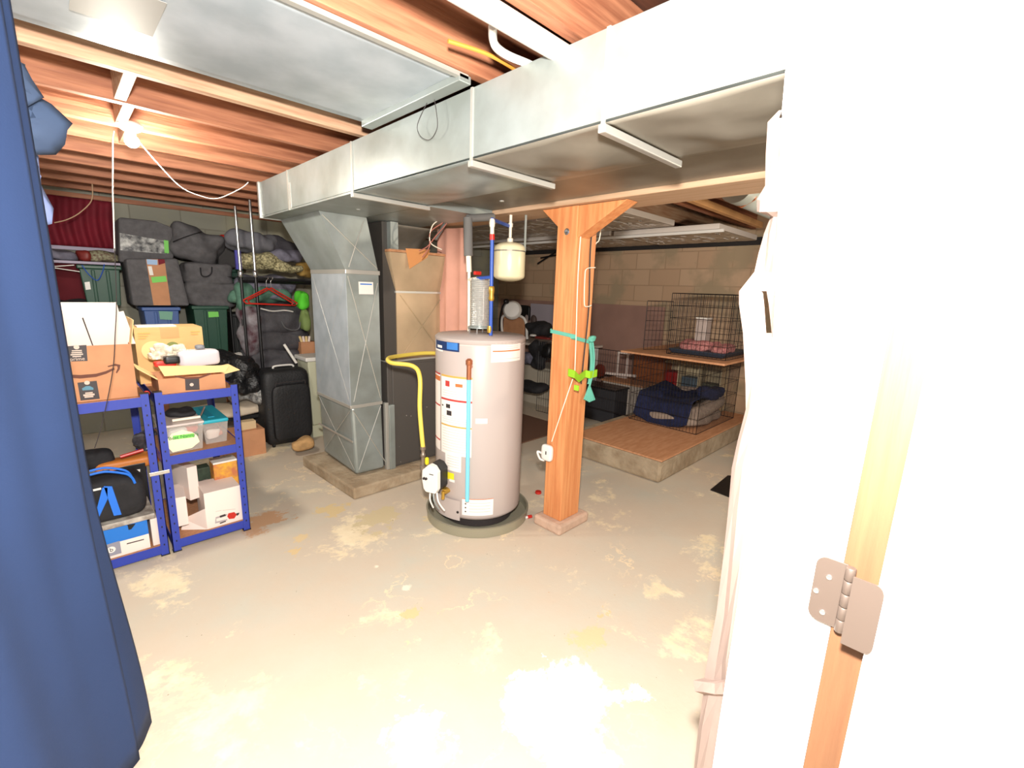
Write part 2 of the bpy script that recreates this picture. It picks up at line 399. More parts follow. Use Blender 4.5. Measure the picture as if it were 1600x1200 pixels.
# =================================================================== right side: doorway jamb, door, hinge
XD = .75
def J(px, py, x=XD): return P(px, py, x=x)
wpts = [J(*q) for q in ((1236, -60), (1228, 103), (1222, 172), (1216, 300), (1214, 420), (1208, 520), (1196, 640), (1172, 800), (1150, 960), (1122, 1140), (1100, 1290))]
wr = [Vector((XD, .16, .0))] + [Vector((XD, .24, .0))] + list(reversed([Vector((XD, q.y, q.z)) for q in wpts]))
top = wpts[0]
def strip_y(py): return J(1430+(py-400)*(-165/730), py)
s0 = strip_y(-100); s1 = strip_y(1300)
ys0 = .075
outer = [Vector((XD, ys0, 0)), Vector((XD, wpts[-1].y, 0))] + list(reversed(wpts[1:])) + [Vector((XD, wpts[1].y+.004, 2.6)), Vector((XD, ys0, 2.6))]
h1 = [J(*q) for q in ((1244, 158), (1256, 150), (1255, 164))]
h2 = [J(*q) for q in ((1217, 185), (1231, 183), (1223, 197))]
outer[3:3] = []
wj = MB().slab([outer, h1, h2], (.10, 0, 0)); struct(wj.build('wall_right', drywall))
# torn sheet along the broken edge, turning away behind the jamb
ed = [(1222, 172, 1236), (1206, 190, 1236), (1203, 240, 1234), (1200, 290, 1232), (1184, 312, 1231), (1181, 330, 1230), (1200, 338, 1230), (1190, 365, 1229), (1183, 395, 1228), (1179, 425, 1227), (1158, 455, 1225), (1160, 475, 1224), (1167, 520, 1220), (1170, 600, 1212),
      (1168, 640, 1208), (1152, 690, 1202), (1141, 730, 1198), (1134, 800, 1188), (1126, 880, 1176), (1118, 960, 1163), (1106, 1035, 1152), (1104, 1062, 1148), (1088, 1066, 1146), (1090, 1082, 1144), (1102, 1086, 1143), (1092, 1140, 1136), (1080, 1230, 1118)]
t = thing('torn_wall_covering', 'torn whitish wall covering along the broken edge of the white jamb wall', 'wall covering', (XD+.1, .27, 0))
sb = MB()
L_, R_ = [], []
for i, (a, y, b) in enumerate(ed):
    wv = .015*math.sin(i*1.3)
    L_.append(P(a, y, x=.97+wv)); R_.append(P(b+14, y, x=XD+.103))
vs = []; n = len(ed)
for i in range(n):
    for k in range(6):
        f = k/5; p = R_[i].lerp(L_[i], f); p.y += .006*math.sin(f*7+i*.6); vs.append(p)
fs = [(i*6+k, i*6+k+1, (i+1)*6+k+1, (i+1)*6+k) for i in range(n-1) for k in range(5) if not (10 <= i <= 11 and k == 2)]
sb.add(vs, fs); sb.build('sheet', tornpaper, t, solid=.003)
q = [P(*a, x=.96) for a in ((1192, 306), (1228, 297), (1226, 303), (1216, 316), (1198, 310))]
MB().slab(q, (.004, 0, 0)).build('paper_flap', bare_wood, t)
# bare wood strip and white door
yA, yB = .033, ys0-.001
bw = MB().box(XD-.004, XD+.05, yA, yB, 0, 2.55).build('bare_wood_strip', bare_wood); tag(bw, 'bare wood strip of the door edge running beside the hinge', 'wood strip')
rt = thing('white_door', 'blown out white door standing open at the right edge of the view', 'door', (XD, -.3, 0))
MB().box(XD-.03, XD+.01, -.85, yA-.001, .01, 2.3).build('door_panel', drywall, rt, bevel=.003)
t = thing('door_hinge', 'satin nickel door hinge with rounded leaves on the white jamb', 'hinge', (XD-.004, .07, 1.07))
hz0, hz1 = J(1300, 975).z, J(1300, 870).z
yl, yr = J(1270, 915).y, .068
def leaf(y0, y1, z0, z1, x, r=.014, flip=False):
    pts = []
    for k in range(7): a = math.pi/2*k/6; pts.append((y0-(r-r*math.sin(a))*1, z1-(r-r*math.cos(a))))
    return pts
c = MB(); r = .015; pts = [Vector((XD-.007, yr, hz0)), Vector((XD-.007, yr, hz1))]
for k in range(7): a = math.pi/2*k/6; pts.append(Vector((XD-.007, yl-r+r*math.sin(a), hz1-r+r*math.cos(a))))
for k in range(7): a = math.pi/2*k/6; pts.append(Vector((XD-.007, yl-r+r*math.cos(a), hz0+r-r*math.sin(a))))
c.slab(pts, (.0025, 0, 0)); lf = c.build('leaf', hinge_m, t, bevel=.0006)
for (dz, dy) in ((.016, .018), (.045, .006), (.073, .018)):
    MB().lathe((XD-.0071, yl-dy, hz0+dz), [(.0001, 0), (.004, 0), (.0035, .0015), (.001, .0018)], 14, (-1, 0, 0)).build('screw', chrome, lf, smooth=True)
c = MB()
for k in range(5):
    z0 = hz0+(hz1-hz0)*k/5; c.lathe((XD-.011, yr-.004, z0+.0006), [(.0055, 0), (.0062, .001), (.0062, (hz1-hz0)/5-.0022), (.0055, (hz1-hz0)/5-.0012)], 18)
c.build('knuckle', hinge_m, t, smooth=True)
pts = [Vector((XD-.034, yr-.03, hz1)), Vector((XD-.034, yr-.03, hz0))]
c = MB()
pts = [Vector((XD-.036, yr-.010, hz0)), Vector((XD-.036, yr-.010, hz1))]
for k in range(7): a = math.pi/2*k/6; pts.append(Vector((XD-.036, yr-.035-r*math.sin(a)*.6, hz1-r+r*math.cos(a))))
for k in range(7): a = math.pi/2*k/6; pts.append(Vector((XD-.036, yr-.035-r*math.cos(a)*.6, hz0+r-r*math.sin(a))))
c.slab(pts, (.0025, 0, 0)); c.build('leaf', hinge_m, t)

# =================================================================== blue curtain at left
g = P(235, 1130, z=0)
Rd = R0   # horizontal direction to screen right
t = thing('blue_curtain', 'large blue fabric curtain hanging close at the left edge of the view', 'curtain', (g.x-.25, g.y-.2, 0))
CD = Vector((-.62, -.785, 0)).normalized()     # the curtain runs from its leading edge towards the camera side
CN = Vector((.785, -.62, 0)).normalized()
def fold(g0, wdt, z0, z1, amp, ph, nf, lean=.075):
    def fn(u, v):
        z = z0+(z1-z0)*v
        k = min(1, v/.45); k = k*k*(3-2*k)
        s_ = wdt*(1-u)+lean*k*u*0
        p = g0 - R0*lean*k + CD*s_ + CN*(amp*math.sin(u*nf*2*math.pi+ph)*(1.1-.6*v)*min(1, (1-u)*6+.15)+.012*math.sin(u*31+v*4)*(1-u))
        return Vector((p.x, p.y, z))
    return fn
MB().grid(fold(Vector((g.x, g.y, 0)), .95, .004, 2.185, .035, 1.2, 2.2), 90, 30).build('back_layer', curtain_m, t, smooth=True, solid=.003)
g2 = Vector((g.x, g.y, 0))+CD*.13+CN*.05
MB().grid(fold(g2, .80, .006, 2.185, .012, 2.0, 1.6, .035), 80, 30).build('front_layer', curtain_m, t, smooth=True, solid=.003)
c = MB(); c.tube([Vector((g.x, g.y, 2.188))+CD*.98-R0*.05, Vector((g.x, g.y, 2.188))-R0*.05], .011); c.build('curtain_rail', white, t)
# bunched cloth tucked above
cg = Vector((g.x, g.y, 0))
def cloth_poly(name, pix, dist, m_, parent, th=.012, lift=.03, n=14):
    pts = [V(a, b, (cg.x*dist, cg.y*dist)) for a, b in pix]
    cen = sum(pts, Vector())/len(pts)
    vs = [cen+Vector((-.03, -.05, 0))]; m = len(pts); fs = []
    for rI in range(1, 6):
        f = rI/5
        for i, p in enumerate(pts):
            q = cen.lerp(p, f); bulge = lift*(1-f*f)+.012*math.sin(i*2.1+f*5)
            vs.append(q-Vector((.6, .8, 0))*bulge)
    for i in range(m): fs.append((0, 1+i, 1+(i+1) % m))
    for rI in range(4):
        for i in range(m): a = 1+rI*m; fs.append((a+i, a+(i+1) % m, a+m+(i+1) % m, a+m+i))
    c = MB(); c.add(vs, fs); return c.build(name, m_, parent, smooth=True, solid=th)
t = thing('bunched_cloth', 'grey-blue cloth bunched up at the top of the blue curtain', 'cloth', (g.x, g.y+.1, 1.9))
cloth_poly('upper_fold', ((28, 95), (38, 100), (48, 125), (60, 150), (58, 160), (45, 165), (30, 160)), 1.05, cloth_bl, t)
cloth_poly('lower_fold', ((30, 160), (58, 152), (80, 165), (106, 192), (107, 205), (100, 225), (80, 238), (50, 242), (35, 230)), 1.08, cloth_bl, t, lift=.06)
cloth_poly('hanging_tail', ((50, 240), (60, 250), (62, 290), (75, 325), (84, 350), (72, 352), (62, 345), (50, 300)), 1.05, mat('cloth_pale_blue', (100, 112, 150), .8), t, lift=.02)
# fallen fabric? warm board glimpsed at lower left
tag(MB().box(P(6,1100,z=.3).x-.10, P(6,1100,z=.3).x-.03, 1.02, 1.06, .0, .62).build('wooden_stud', bare_wood), 'yellow wooden stud glimpsed at the bottom left corner', 'stud')

# =================================================================== MAIN DUCT
t = thing('main_supply_duct', 'long rectangular galvanised main duct crossing the ceiling', 'duct', (1.3, 1.5, 1.93))
x0, x1, z0, z1, ye = 1.12, 1.55, 1.93, 2.165, 3.72
MB().box(x0, x1, -1.2, ye, z0+.012, z1).build('duct_body', galv, t)
# sagging bottom panels between cleats
ycl = [P(480, 306, z=z0).y, P(741, 240, z=z0).y, P(940, 187, z=z0).y]
yc = [2.28, 1.36, .80, .25, -.5]
def panel(y0, y1, sag):
    def fn(u, v):
        s_ = math.sin(math.pi*u)*math.sin(math.pi*min(1, v*1.0))
        return Vector((x0+(x1-x0)*u, y0+(y1-y0)*v, z0+.004-sag*s_**1.2+.022*noise.noise(Vector((u*3.5, v*3.5+y0*3, .5)))*math.sin(math.pi*u)*math.sin(math.pi*v)))
    return fn
for i in range(4):
    MB().grid(panel(yc[i], yc[i+1], .034 if i < 2 else .022), 16, 24).build('bottom_panel', [galv, galv_dark, galv_dark, galv_dark][i], t, smooth=True, solid=.002)
MB().box(x0, x1, 2.28, ye, z0, z0+.01).build('bottom_panel', galv, t)
for y in yc[:4]:
    MB().box(x0-.01, x1+.02, y-.012, y+.012, z0-.022, z0+.0).build('drive_cleat', crease, t, bevel=.003)
for y in yc[:4]+[3.15]: MB().box(x0-.006, x0, y-.006, y+.006, z0, z1).build('side_seam', crease, t)
MB().box(x0-.012, x1+.01, ye-.03, ye, z0-.004, z1+.006).build('end_flange', tape, t, bevel=.003)
MB().box(x0-.002, x0+.004, 3.115, 3.135, z0+.01, z0+.16).build('foil_tape', tape, t)
# second duct running along behind it
main_duct = t
t = thing('return_duct', 'dull grey duct running behind the main duct against the beam', 'duct', (1.8, 1.5, 1.95))
MB().box(x1+.005, bx0-.005, -1.2, 2.28, 1.975, 2.165).build('duct_body', galv_dark, t)
MB().box(x1+.012, bx0-.005, 2.285, 3.68, 1.932, 2.165).build('trunk_box', galv, t)
for (px, py) in ((560, 327), (784, 314)):
    p = P(px, py, z=1.931); MB().lathe((p.x, p.y, 1.928), [(.001, 0), (.012, 0), (.012, .004)], 16).build('plug', tape, main_duct if px < 600 else t)
# panned return between joists, left of the duct
a = P(604, 182, z=ZJ-.012); b_ = P(700, 135, z=ZJ-.012)
t = thing('panned_return', 'flat sheet metal return pan nailed under the joists at top centre', 'duct', (0, 1.8, ZJ-.012))
ya, yb = 2.07, 1.38
def fn(u, v):
    return Vector((-1.4+2.5*u, yb+(ya-yb)*v, ZJ-.004-.016*abs(noise.noise(Vector((u*5, v*1.6, 2))))*math.sin(math.pi*v)))
MB().grid(fn, 50, 14).build('pan_sheet', galv_blue, t, smooth=True, solid=.002)
MB().box(-1.4, 1.10, yb-.02, yb, ZJ-.016, ZJ-.002).build('side_flange', crease, t)
MB().box(1.06, 1.112, yb-.02, ya-.01, ZJ-.030, ZJ-.004).build('collar', galv, t, bevel=.003)
MB().box(.12, .30, 1.62, 1.86, ZJ-.0155, ZJ-.0145).build('foil_patch', mat('foil_dull', (150, 148, 142), .5, .3), t)
# white cable and pvc above the duct
c = MB(); c.tube(bez([P(*q, z=ZJ-.02) for q in ((770, 40), (772, 68), (790, 85), (825, 100), (850, 112))]), .012); tag(c.build('white_cable', white, smooth=True), 'thick white cable looping down between joists above the main duct', 'cable')
p0 = P(840, 67, z=ZJ-.04); 
c = MB(); c.tube([Vector((p0.x-.9, p0.y+.0, ZJ-.03)), Vector((p0.x+.25, p0.y, ZJ-.03))], .028, 14); tag(c.build('plastic_pipe', white, smooth=True), 'white plastic drain pipe running under the joists at top centre', 'pipe')
c = MB(); c.tube(bez([P(*q, z=ZJ-.01) for q in ((700, 64), (760, 84), (800, 106), (818, 122))]), .006); tag(c.build('yellow_cable', mat('cable_yellow', (190, 130, 50), .5), smooth=True), 'yellow cable stapled along the orange joist at top centre', 'cable')
# twisted strap and wire loop hanging at duct
t = thing('wire_loop', 'thin wire loop hanging from a strip of wood at the duct face', 'wire', P(676, 150, x=1.09))
lp = [P(*q, x=1.10) for q in ((676, 146), (660, 175), (652, 198), (658, 214), (672, 218), (683, 200), (682, 175), (677, 146))]
c = MB(); c.tube(bez(lp), .0014, 5); c.build('wire', darkprint, t)
q0 = P(672, 118, x=1.085); q1 = P(679, 148, x=1.085)
c = MB(); c.box(q0.x-.01, q0.x, min(q0.y, q1.y)-.004, max(q0.y, q1.y)+.004, q1.z, q0.z+.03); c.build('wood_strip', joist_m, t)

# =================================================================== SUPPLY PLENUM + FURNACE
tag(MB().slab([Vector(q) for q in ((1.33, 2.86, 0), (2.34, 2.86, 0), (2.34, 3.72, 0), (1.30, 3.72, 0))], (0, 0, .085)).build('concrete_pad', concrete, bevel=.012), 'low rough concrete pad under the furnace', 'concrete pad')
t = thing('supply_drop_duct', 'galvanised supply drop with angled top, left of the furnace', 'duct', (1.5, 3.3, .09))
A = [(1.42, 3.04), (1.66, 3.04), (1.66, 3.62), (1.42, 3.62)]
B = [(1.24, 3.00), (1.56, 3.00), (1.56, 3.68), (1.24, 3.68)]
MB().hexa([Vector((*q, 1.57)) for q in A]+[Vector((*q, 1.929)) for q in B]).build('transition', galv, t)
MB().box(1.42, 1.66, 3.04, 3.62, .62, 1.565).build('riser', galv, t)
MB().box(1.415, 1.4195, 3.04, 3.625, .63, 1.56).build('side_panel', galv_blue, t)
b1 = MB(); b1.hexa([Vector(q) for q in ((1.44, 3.045, .10), (1.668, 3.035, .10), (1.668, 3.62, .10), (1.44, 3.62, .12), (1.42, 3.04, .62), (1.66, 3.04, .62), (1.66, 3.62, .62), (1.42, 3.62, .62))]); b1.build('boot', galv, t, bevel=.02)
MB().box(1.412, 1.668, 3.032, 3.628, 1.555, 1.585).build('seam', crease, t, bevel=.003)
MB().box(1.412, 1.664, 3.034, 3.628, .61, .635).build('seam', crease, t, bevel=.003)
MB().box(1.413, 1.42, 3.03, 3.628, .36, .372).build('seam', crease, t)
c = MB()
def cline(mb, a, b, w=.0035):
    mb.tube([a, b], w, 4)
yf = 3.037
for a, b in (((1.43, 1.54), (1.65, .66)), ((1.65, 1.50), (1.44, .66)), ((1.43, .60), (1.68, .14)), ((1.65, .60), (1.46, .14))):
    cline(c, Vector((a[0], yf, a[1])), Vector((b[0], yf, b[1])))
cline(c, Vector((1.26, 2.999, 1.91)), Vector((1.65, 3.036, 1.60))); cline(c, Vector((1.54, 2.999, 1.91)), Vector((1.44, 3.036, 1.60)))
for a, b in (((3.05, 1.54), (3.6, .66)), ((3.6, 1.54), (3.05, .66)), ((3.05, .60), (3.6, .14)), ((3.6, .60), (3.05, .14))):
    cline(c, Vector((1.416, a[0], a[1])), Vector((1.43 if a[1] < 1 else 1.416, b[0], b[1])), .002)
c.build('cross_break', crease, t)
p0 = P(560, 440, y=3.035); p1 = P(583, 460, y=3.035)
l = MB().box(p0.x, p1.x, 3.030, 3.034, p1.z, p0.z).build('paper_label', label_w, t)
MB().box(p0.x+.01, p1.x-.01, 3.0290, 3.0298, p0.z-.02, p0.z-.012).build('print', blue_pr, l)
MB().hexa([Vector(q) for q in ((1.30, 3.4, 1.70), (1.3, 3.25, 1.7), (1.36, 3.2, 1.64), (1.36, 3.4, 1.6), (1.31, 3.4, 1.74), (1.31, 3.25, 1.74), (1.37, 3.2, 1.68), (1.37, 3.4, 1.64))]) if False else None

t = thing('furnace', 'dark grey forced air furnace cabinet with bronze upper duct', 'furnace', (1.95, 3.3, .086))
MB().box(1.705, 2.22, 3.03, 3.66, .087, .93).build('cabinet', furn, t, bevel=.004)
MB().box(1.70, 1.745, 3.0, 3.03, .087, .60).build('filter_cover', galv, t, bevel=.003)
MB().box(1.675, 1.70, 3.01, 3.05, .087, .62).build('filter_frame', crease, t, bevel=.003)
MB().box(1.745, 2.225, 3.022, 3.03, .10, .90).build('front_panel', furn, t, bevel=.004)
MB().box(1.70, 1.80, 3.05, 3.60, .935, 1.928).build('side_duct', mat('duct_dark', (70, 66, 62), .5, .2), t)
MB().hexa([Vector(q) for q in ((1.80, 3.04, .93), (2.24, 3.04, .93), (2.24, 3.6, .93), (1.80, 3.6, .93), (1.80, 3.04, 1.44), (2.24, 3.04, 1.44), (2.24, 3.6, 1.44), (1.80, 3.6, 1.44))]).build('upper_duct', furn_brown, t)
MB().hexa([Vector(q) for q in ((1.80, 3.04, 1.445), (2.24, 3.04, 1.445), (2.24, 3.6, 1.445), (1.80, 3.6, 1.445), (1.72, 2.98, 1.72), (2.22, 2.98, 1.72), (2.22, 3.6, 1.72), (1.72, 3.6, 1.72))]).build('bell_duct', furn_brown, t)
MB().box(1.79, 2.25, 3.03, 3.61, 1.435, 1.45).build('seam', crease, t)
MB().box(1.70, 2.24, 3.02, 3.62, .925, .94).build('seam', crease, t)
MB().box(1.72, 2.22, 2.975, 3.60, 1.722, 1.74).build('wooden_ledge', beam_m, t)
q = [P(*a, y=2.972) for a in ((634, 388), (672, 390), (668, 402), (640, 420))]
MB().slab(q, (0, .003, 0)).build('wood_scrap', mat('scrap_orange', (205, 140, 84), .7), t)
c = MB()
for a, b in (((1.83, 1.42), (2.22, .95)), ((2.22, 1.42), (1.83, .95))): cline(c, Vector((a[0], 3.037, a[1])), Vector((b[0], 3.037, b[1])), .003)
c.build('cross_break', furn_brown, t)
def fn(u, v): return Vector((1.80+.40*u, 3.02+.30*v, 1.93-.19*math.cos(v*math.pi/2)))
MB().grid(lambda u, v: Vector((1.80+.38*u, 3.10+.22*math.sin(v*math.pi/2), 1.928-.19*v)), 6, 12).build('curved_collar', galv_dark, t, smooth=True, solid=.004)
MB().box(1.74, 1.80, 3.0, 3.30, 1.742, 1.928).build('vent_panel', galv, t)
c = MB()
for (x, z) in ((1.79, .25), (1.90, .48), (2.05, .53), (1.80, .12), (1.86, .49)): c.lathe((x, 3.021, z), [(.001, 0), (.005, 0), (.004, .002)], 10, (0, -1, 0))
c.build('screws', chrome, t)
# bundle of wires
t = thing('wire_bundle', 'loose bundle of thin pink and white wires hanging above the furnace', 'wires', P(695, 335, y=2.7))
for i, pts in enumerate((((697, 326), (700, 345), (680, 370), (668, 385), (655, 392)), ((693, 326), (694, 345), (673, 362), (671, 385), (660, 402)), ((690, 326), (692, 340), (676, 352), (672, 378), (690, 390)))):
    c = MB(); c.tube(bez([P(*q, y=2.75) for q in pts]), .004, 6); c.build('wire', [mat('wire_pink', (176, 110, 96), .5), mat('wire_pink', (1, 1, 1)), pipe_white][i], t, smooth=True)
c = MB(); c.tube([P(*q, y=2.8) for q in ((712, 338), (695, 350), (680, 374))], .013, 8); c.build('conduit', insul_grey, t, smooth=True)
# salmon curtain behind heater
t = thing('salmon_curtain', 'salmon pink fabric panel hanging behind the water heater', 'curtain', (2.45, 3.15, 1.0))
ca, cb_ = P(684, 345, y=3.05), P(733, 345, y=2.78)
def fn(u, v):
    p = ca.lerp(cb_, u); return Vector((p.x+.012*math.sin(u*14)*(.5+v), p.y+.012*math.cos(u*14)*(.5+v), 1.93-1.45*v))
MB().grid(fn, 40, 10).build('fabric', salmon, t, smooth=True, solid=.003)

# =================================================================== WATER HEATER
hc = Vector((1.87, 2.16, 0)); HR = .280; a0 = math.atan2(-hc.y, -hc.x)
t = thing('drain_pan', 'round galvanised drain pan on the floor under the water heater', 'drain pan', hc)
MB().lathe(hc, [(.335, .002), (.338, .06), (.342, .064), (.330, .064), (.326, .012), (.001, .010)], 64).build('pan', mat('pan_metal', (160, 156, 136), .4, .4), t, smooth=True)
t = thing('water_heater', 'tall light grey cylindrical gas water heater with warning labels', 'water heater', hc+Vector((0, 0, .02)))
MB().lathe(hc, [(.001, .075), (HR-.03, .075), (HR-.004, .095), (HR, .11), (HR, 1.165), (HR-.002, 1.17), (HR+.002, 1.175), (HR+.003, 1.195), (HR-.012, 1.207), (.001, 1.213)], 72).build('tank_body', tank_m, t, smooth=True)
MB().lathe(hc, [(HR-.06, .02), (HR-.05, .022), (HR-.04, .075), (.001, .075)], 48).build('base_ring', darkprint, t, smooth=True)
MB().lathe(hc+Vector((0, 0, .0)), [(HR+.0012, 1.163), (HR+.0012, 1.168)], 72).build('lid_seam', faintprint, t)
def hang(px): return a0+math.asin(max(-.99, min(.99, (px-744)/65)))
def hpt(px, py, r=HR):
    a = hang(px); s_ = hc+Vector((math.cos(a)*HR, math.sin(a)*HR, 0)); z = V(px, py, s_).z; return a, z
def patch(name, px0, px1, py0, py1, m_, parent, off=.0015, zz=None):
    a, zt = hpt((px0+px1)/2, py0); _, zb = hpt((px0+px1)/2, py1)
    if zz: zt, zb = zz
    A0, A1 = hang(px0), hang(px1)
    return MB().grid(lambda u, v: hc+Vector(((HR+off)*math.cos(A0+(A1-A0)*u), (HR+off)*math.sin(A0+(A1-A0)*u), zb+(zt-zb)*v)), 14, 2).build(name, m_, parent, smooth=True)
# labels
lb = patch('warning_label', 691, 734, 588, 712, label_w, t)
_, zt = hpt(712, 588); _, zb = hpt(712, 712)
def zrow(f): return zt+(zb-zt)*f
patch('label_stripe', 691, 734, 0, 0, gold_l, lb, .0022, (zrow(0), zrow(.025)))
patch('label_stripe', 691, 734, 0, 0, red_l, lb, .0022, (zrow(.29), zrow(.315)))
patch('label_stripe', 691, 734, 0, 0, gold_l, lb, .0022, (zrow(.62), zrow(.64)))
patch('label_stripe', 692, 733, 0, 0, faintprint, lb, .0022, (zrow(.525), zrow(.53)))
for (x0_, x1_, f0, f1, m_) in ((697, 703, .07, .14, red_l), (711, 721, .09, .13, orange_l), (698, 704, .36, .41, darkprint), (699, 706, .44, .50, darkprint), (692, 694, .38, .40, darkprint)):
    patch('pictogram', x0_, x1_, 0, 0, m_, lb, .0024, (zrow(f0), zrow(f1)))
for f in [.19, .22, .25, .34, .55, .58]+[.67+.035*k for k in range(9)]:
    patch('print_line', 708 if f in (.34,) else 693, 732, 0, 0, faintprint, lb, .0022, (zrow(f), zrow(f+.006)))
l2 = patch('side_label', 680.5, 689, 584, 700, label_w, t)
for f0, f1, m_ in ((.0, .02, red_l), (.04, .10, orange_l), (.40, .42, red_l), (.85, .87, red_l)):
    patch('label_stripe', 680.5, 689, 0, 0, m_, l2, .0022, (zrow(f0), zrow(f1)))
l3 = patch('energy_label', 681, 693, 528, 548, label_w, t)
l4 = patch('brand_badge', 682, 716, 534, 548, mat('badge_blue', (26, 50, 96), .4), t, .0022)
patch('badge_panel', 699, 714, 535.5, 546.5, mat('badge_light', (60, 120, 190), .4), l4, .003)
patch('badge_print', 685, 692, 539, 543, label_w, l4, .003)
l5 = patch('rating_label', 758, 799, 532, 565, label_w, t)
patch('label_stripe', 760, 798, 547, 549, orange_l, l5, .0022); patch('print_line', 760, 798, 560, 560.8, faintprint, l5, .0022)
for k in range(4): patch('print_line', 762, 795, 535+k*3, 535.7+k*3, faintprint, l5, .0022)
patch('small_label', 739, 755, 654, 662, label_w, t)
l6 = patch('spec_label', 697, 720, 709, 736, label_w, t)
for k in range(5): patch('print_line', 700, 717, 713+k*4, 713.8+k*4, faintprint, l6, .0022)
patch('yellow_label', 697, 710, 738, 749, yellow_l, t); patch('small_label', 703, 711, 749, 753, label_w, t)
l7 = patch('instruction_label', 722, 766, 780, 806, label_w, t)
patch('label_stripe', 722, 766, 780, 781, orange_l, l7, .0022)
for k in range(3): patch('bullet', 726, 728, 786+k*6, 788+k*6, darkprint, l7, .0024)
for k in range(4): patch('print_line', 732, 762, 786+k*4.5, 786.8+k*4.5, faintprint, l7, .0022)
# burner door plate
patch('burner_door', 676+4, 720, 776, 806, tank_m, t, .012)
a, z = hpt(717, 799); MB().lathe(hc+Vector((math.cos(a)*(HR+.012), math.sin(a)*(HR+.012), z)), [(.001, 0), (.008, 0), (.008, .003)], 12, (math.cos(a), math.sin(a), 0)).build('sight_hole', black, t)
# drain valve
a, z = hpt(702, 766); d = Vector((math.cos(a), math.sin(a), 0)); c = MB(); c.tube([hc+d*HR+Vector((0,0,z)), hc+d*(HR+.05)+Vector((0,0,z))], .014, 12); c.tube([hc+d*(HR+.045)+Vector((0,0,z+.01)), hc+d*(HR+.05)+Vector((0,0,z-.04))], .011, 10)
c.lathe(hc+d*(HR+.03)+Vector((0, 0, z+.012)), [(.008, 0), (.02, .004), (.02, .012), (.006, .014)], 12); c.build('drain_valve', brass, t, smooth=True)
# gas control
a, z = hpt(683, 750); ctrl = hc+Vector((math.cos(a), math.sin(a), 0))*(HR+.045)+Vector((0, 0, z))
d = Vector((math.cos(a0-.5), math.sin(a0-.5), 0)); s_ = Vector((-d.y, d.x, 0))
cen = P(677, 745, y=2.13)
oct_ = [cen+s_*(.055*ax)+Vector((0, 0, .085*az)) for ax, az in ((-.55, -1), (.75, -1), (1, -.7), (1, .6), (.55, .95), (-.1, 1.05), (-.95, .55), (-1, -.1), (-.8, -.8))]
MB().slab(oct_, -d*.075).build('mount_block', black, t, bevel=.004)
gc = MB().slab([q+d*.002 for q in oct_], d*.04).build('gas_control', white, t, bevel=.006)
text('control_print', 'WHITE', .0, cen, darkprint, gc) if False else MB().box(0, .03, 0, .001, 0, .005, Matrix.Translation(cen+d*.0425+Vector((0, 0, .03))) @ Matrix(((s_.x, -d.x, 0, 0), (s_.y, -d.y, 0, 0), (0, 0, 1, 0), (0, 0, 0, 1)))).build('print', darkprint, gc)
for q in (-.035, -.02): MB().lathe(cen+d*.042+s_*q+Vector((0, 0, -.0)), [(.001, 0), (.008, 0), (.007, .01), (.001, .01)], 12, tuple(d)).build('dial', darkprint, gc)
for k in range(3):
    c = MB(); c.tube(bez([cen+s_*(-.02+.022*k)+Vector((0, 0, -.08)), cen+s_*(-.01+.03*k)+d*.02+Vector((0, 0, -.14)), cen+s_*(.0+.04*k)+Vector((0, 0, -.20))]), .005, 7); c.build('burner_tube', white if k != 1 else galv, t, smooth=True)
# T&P discharge
a, z0_ = hpt(731, 582); d = Vector((math.cos(a), math.sin(a), 0)); top_ = hc+d*(HR+.035)
zt_ = V(731, 574, top_).z; zb_ = V(732, 783, top_).z
c = MB(); c.tube([hc+d*(HR-.005)+Vector((0, 0, zt_)), top_+Vector((0, 0, zt_))], .014, 12); c.tube([top_+Vector((0, 0, zt_+.03)), top_+Vector((0, 0, zt_-.07))], .014, 12); c.lathe(top_+Vector((0, 0, zt_+.01)), [(.012, 0), (.02, .01), (.02, .03), (.01, .04)], 14); c.build('relief_valve', copper, t, smooth=True)
c = MB(); c.tube([top_+Vector((0, 0, zt_-.06)), top_+Vector((0, 0, zb_))], .0125, 12); c.build('discharge_pipe', pipe_sky, t, smooth=True)
# gas hose
t = thing('gas_hose', 'bright yellow flexible gas hose bending down beside the water heater', 'hose', P(655, 700, y=2.35))
hp = [P(690, 552, y=2.85), P(660, 552, y=2.85), P(625, 556, y=2.8), P(607, 560, y=2.7), P(612, 567, y=2.6), P(645, 572, y=2.45), P(656, 590, y=2.38), P(656, 640, y=2.35), P(661, 700, y=2.32)]
c = MB(); c.tube(bez(hp, 10), .014, 12); c.build('hose', gas_yellow, t, smooth=True)
b0 = hp[-1]; c = MB(); c.lathe(b0+Vector((0, 0, -.06)), [(.012, 0), (.016, .005), (.016, .02), (.012, .025), (.012, .045), (.018, .05), (.018, .07)], 12); c.tube([b0+Vector((0, 0, -.20)), b0+Vector((0, 0, -.06))], .013, 10)
c.lathe(b0+Vector((0, 0, -.15)), [(.013, 0), (.02, .005), (.02, .03), (.013, .035)], 12); c.build('fitting', mat('iron_pipe', (150, 135, 120), .4, .6), t, smooth=True)
c = MB(); c.soft(b0+Vector((.015, -.02, -.085)), (.022, .02, .05), .001, n=6); c.build('valve_handle', yellow_l, t, smooth=True)
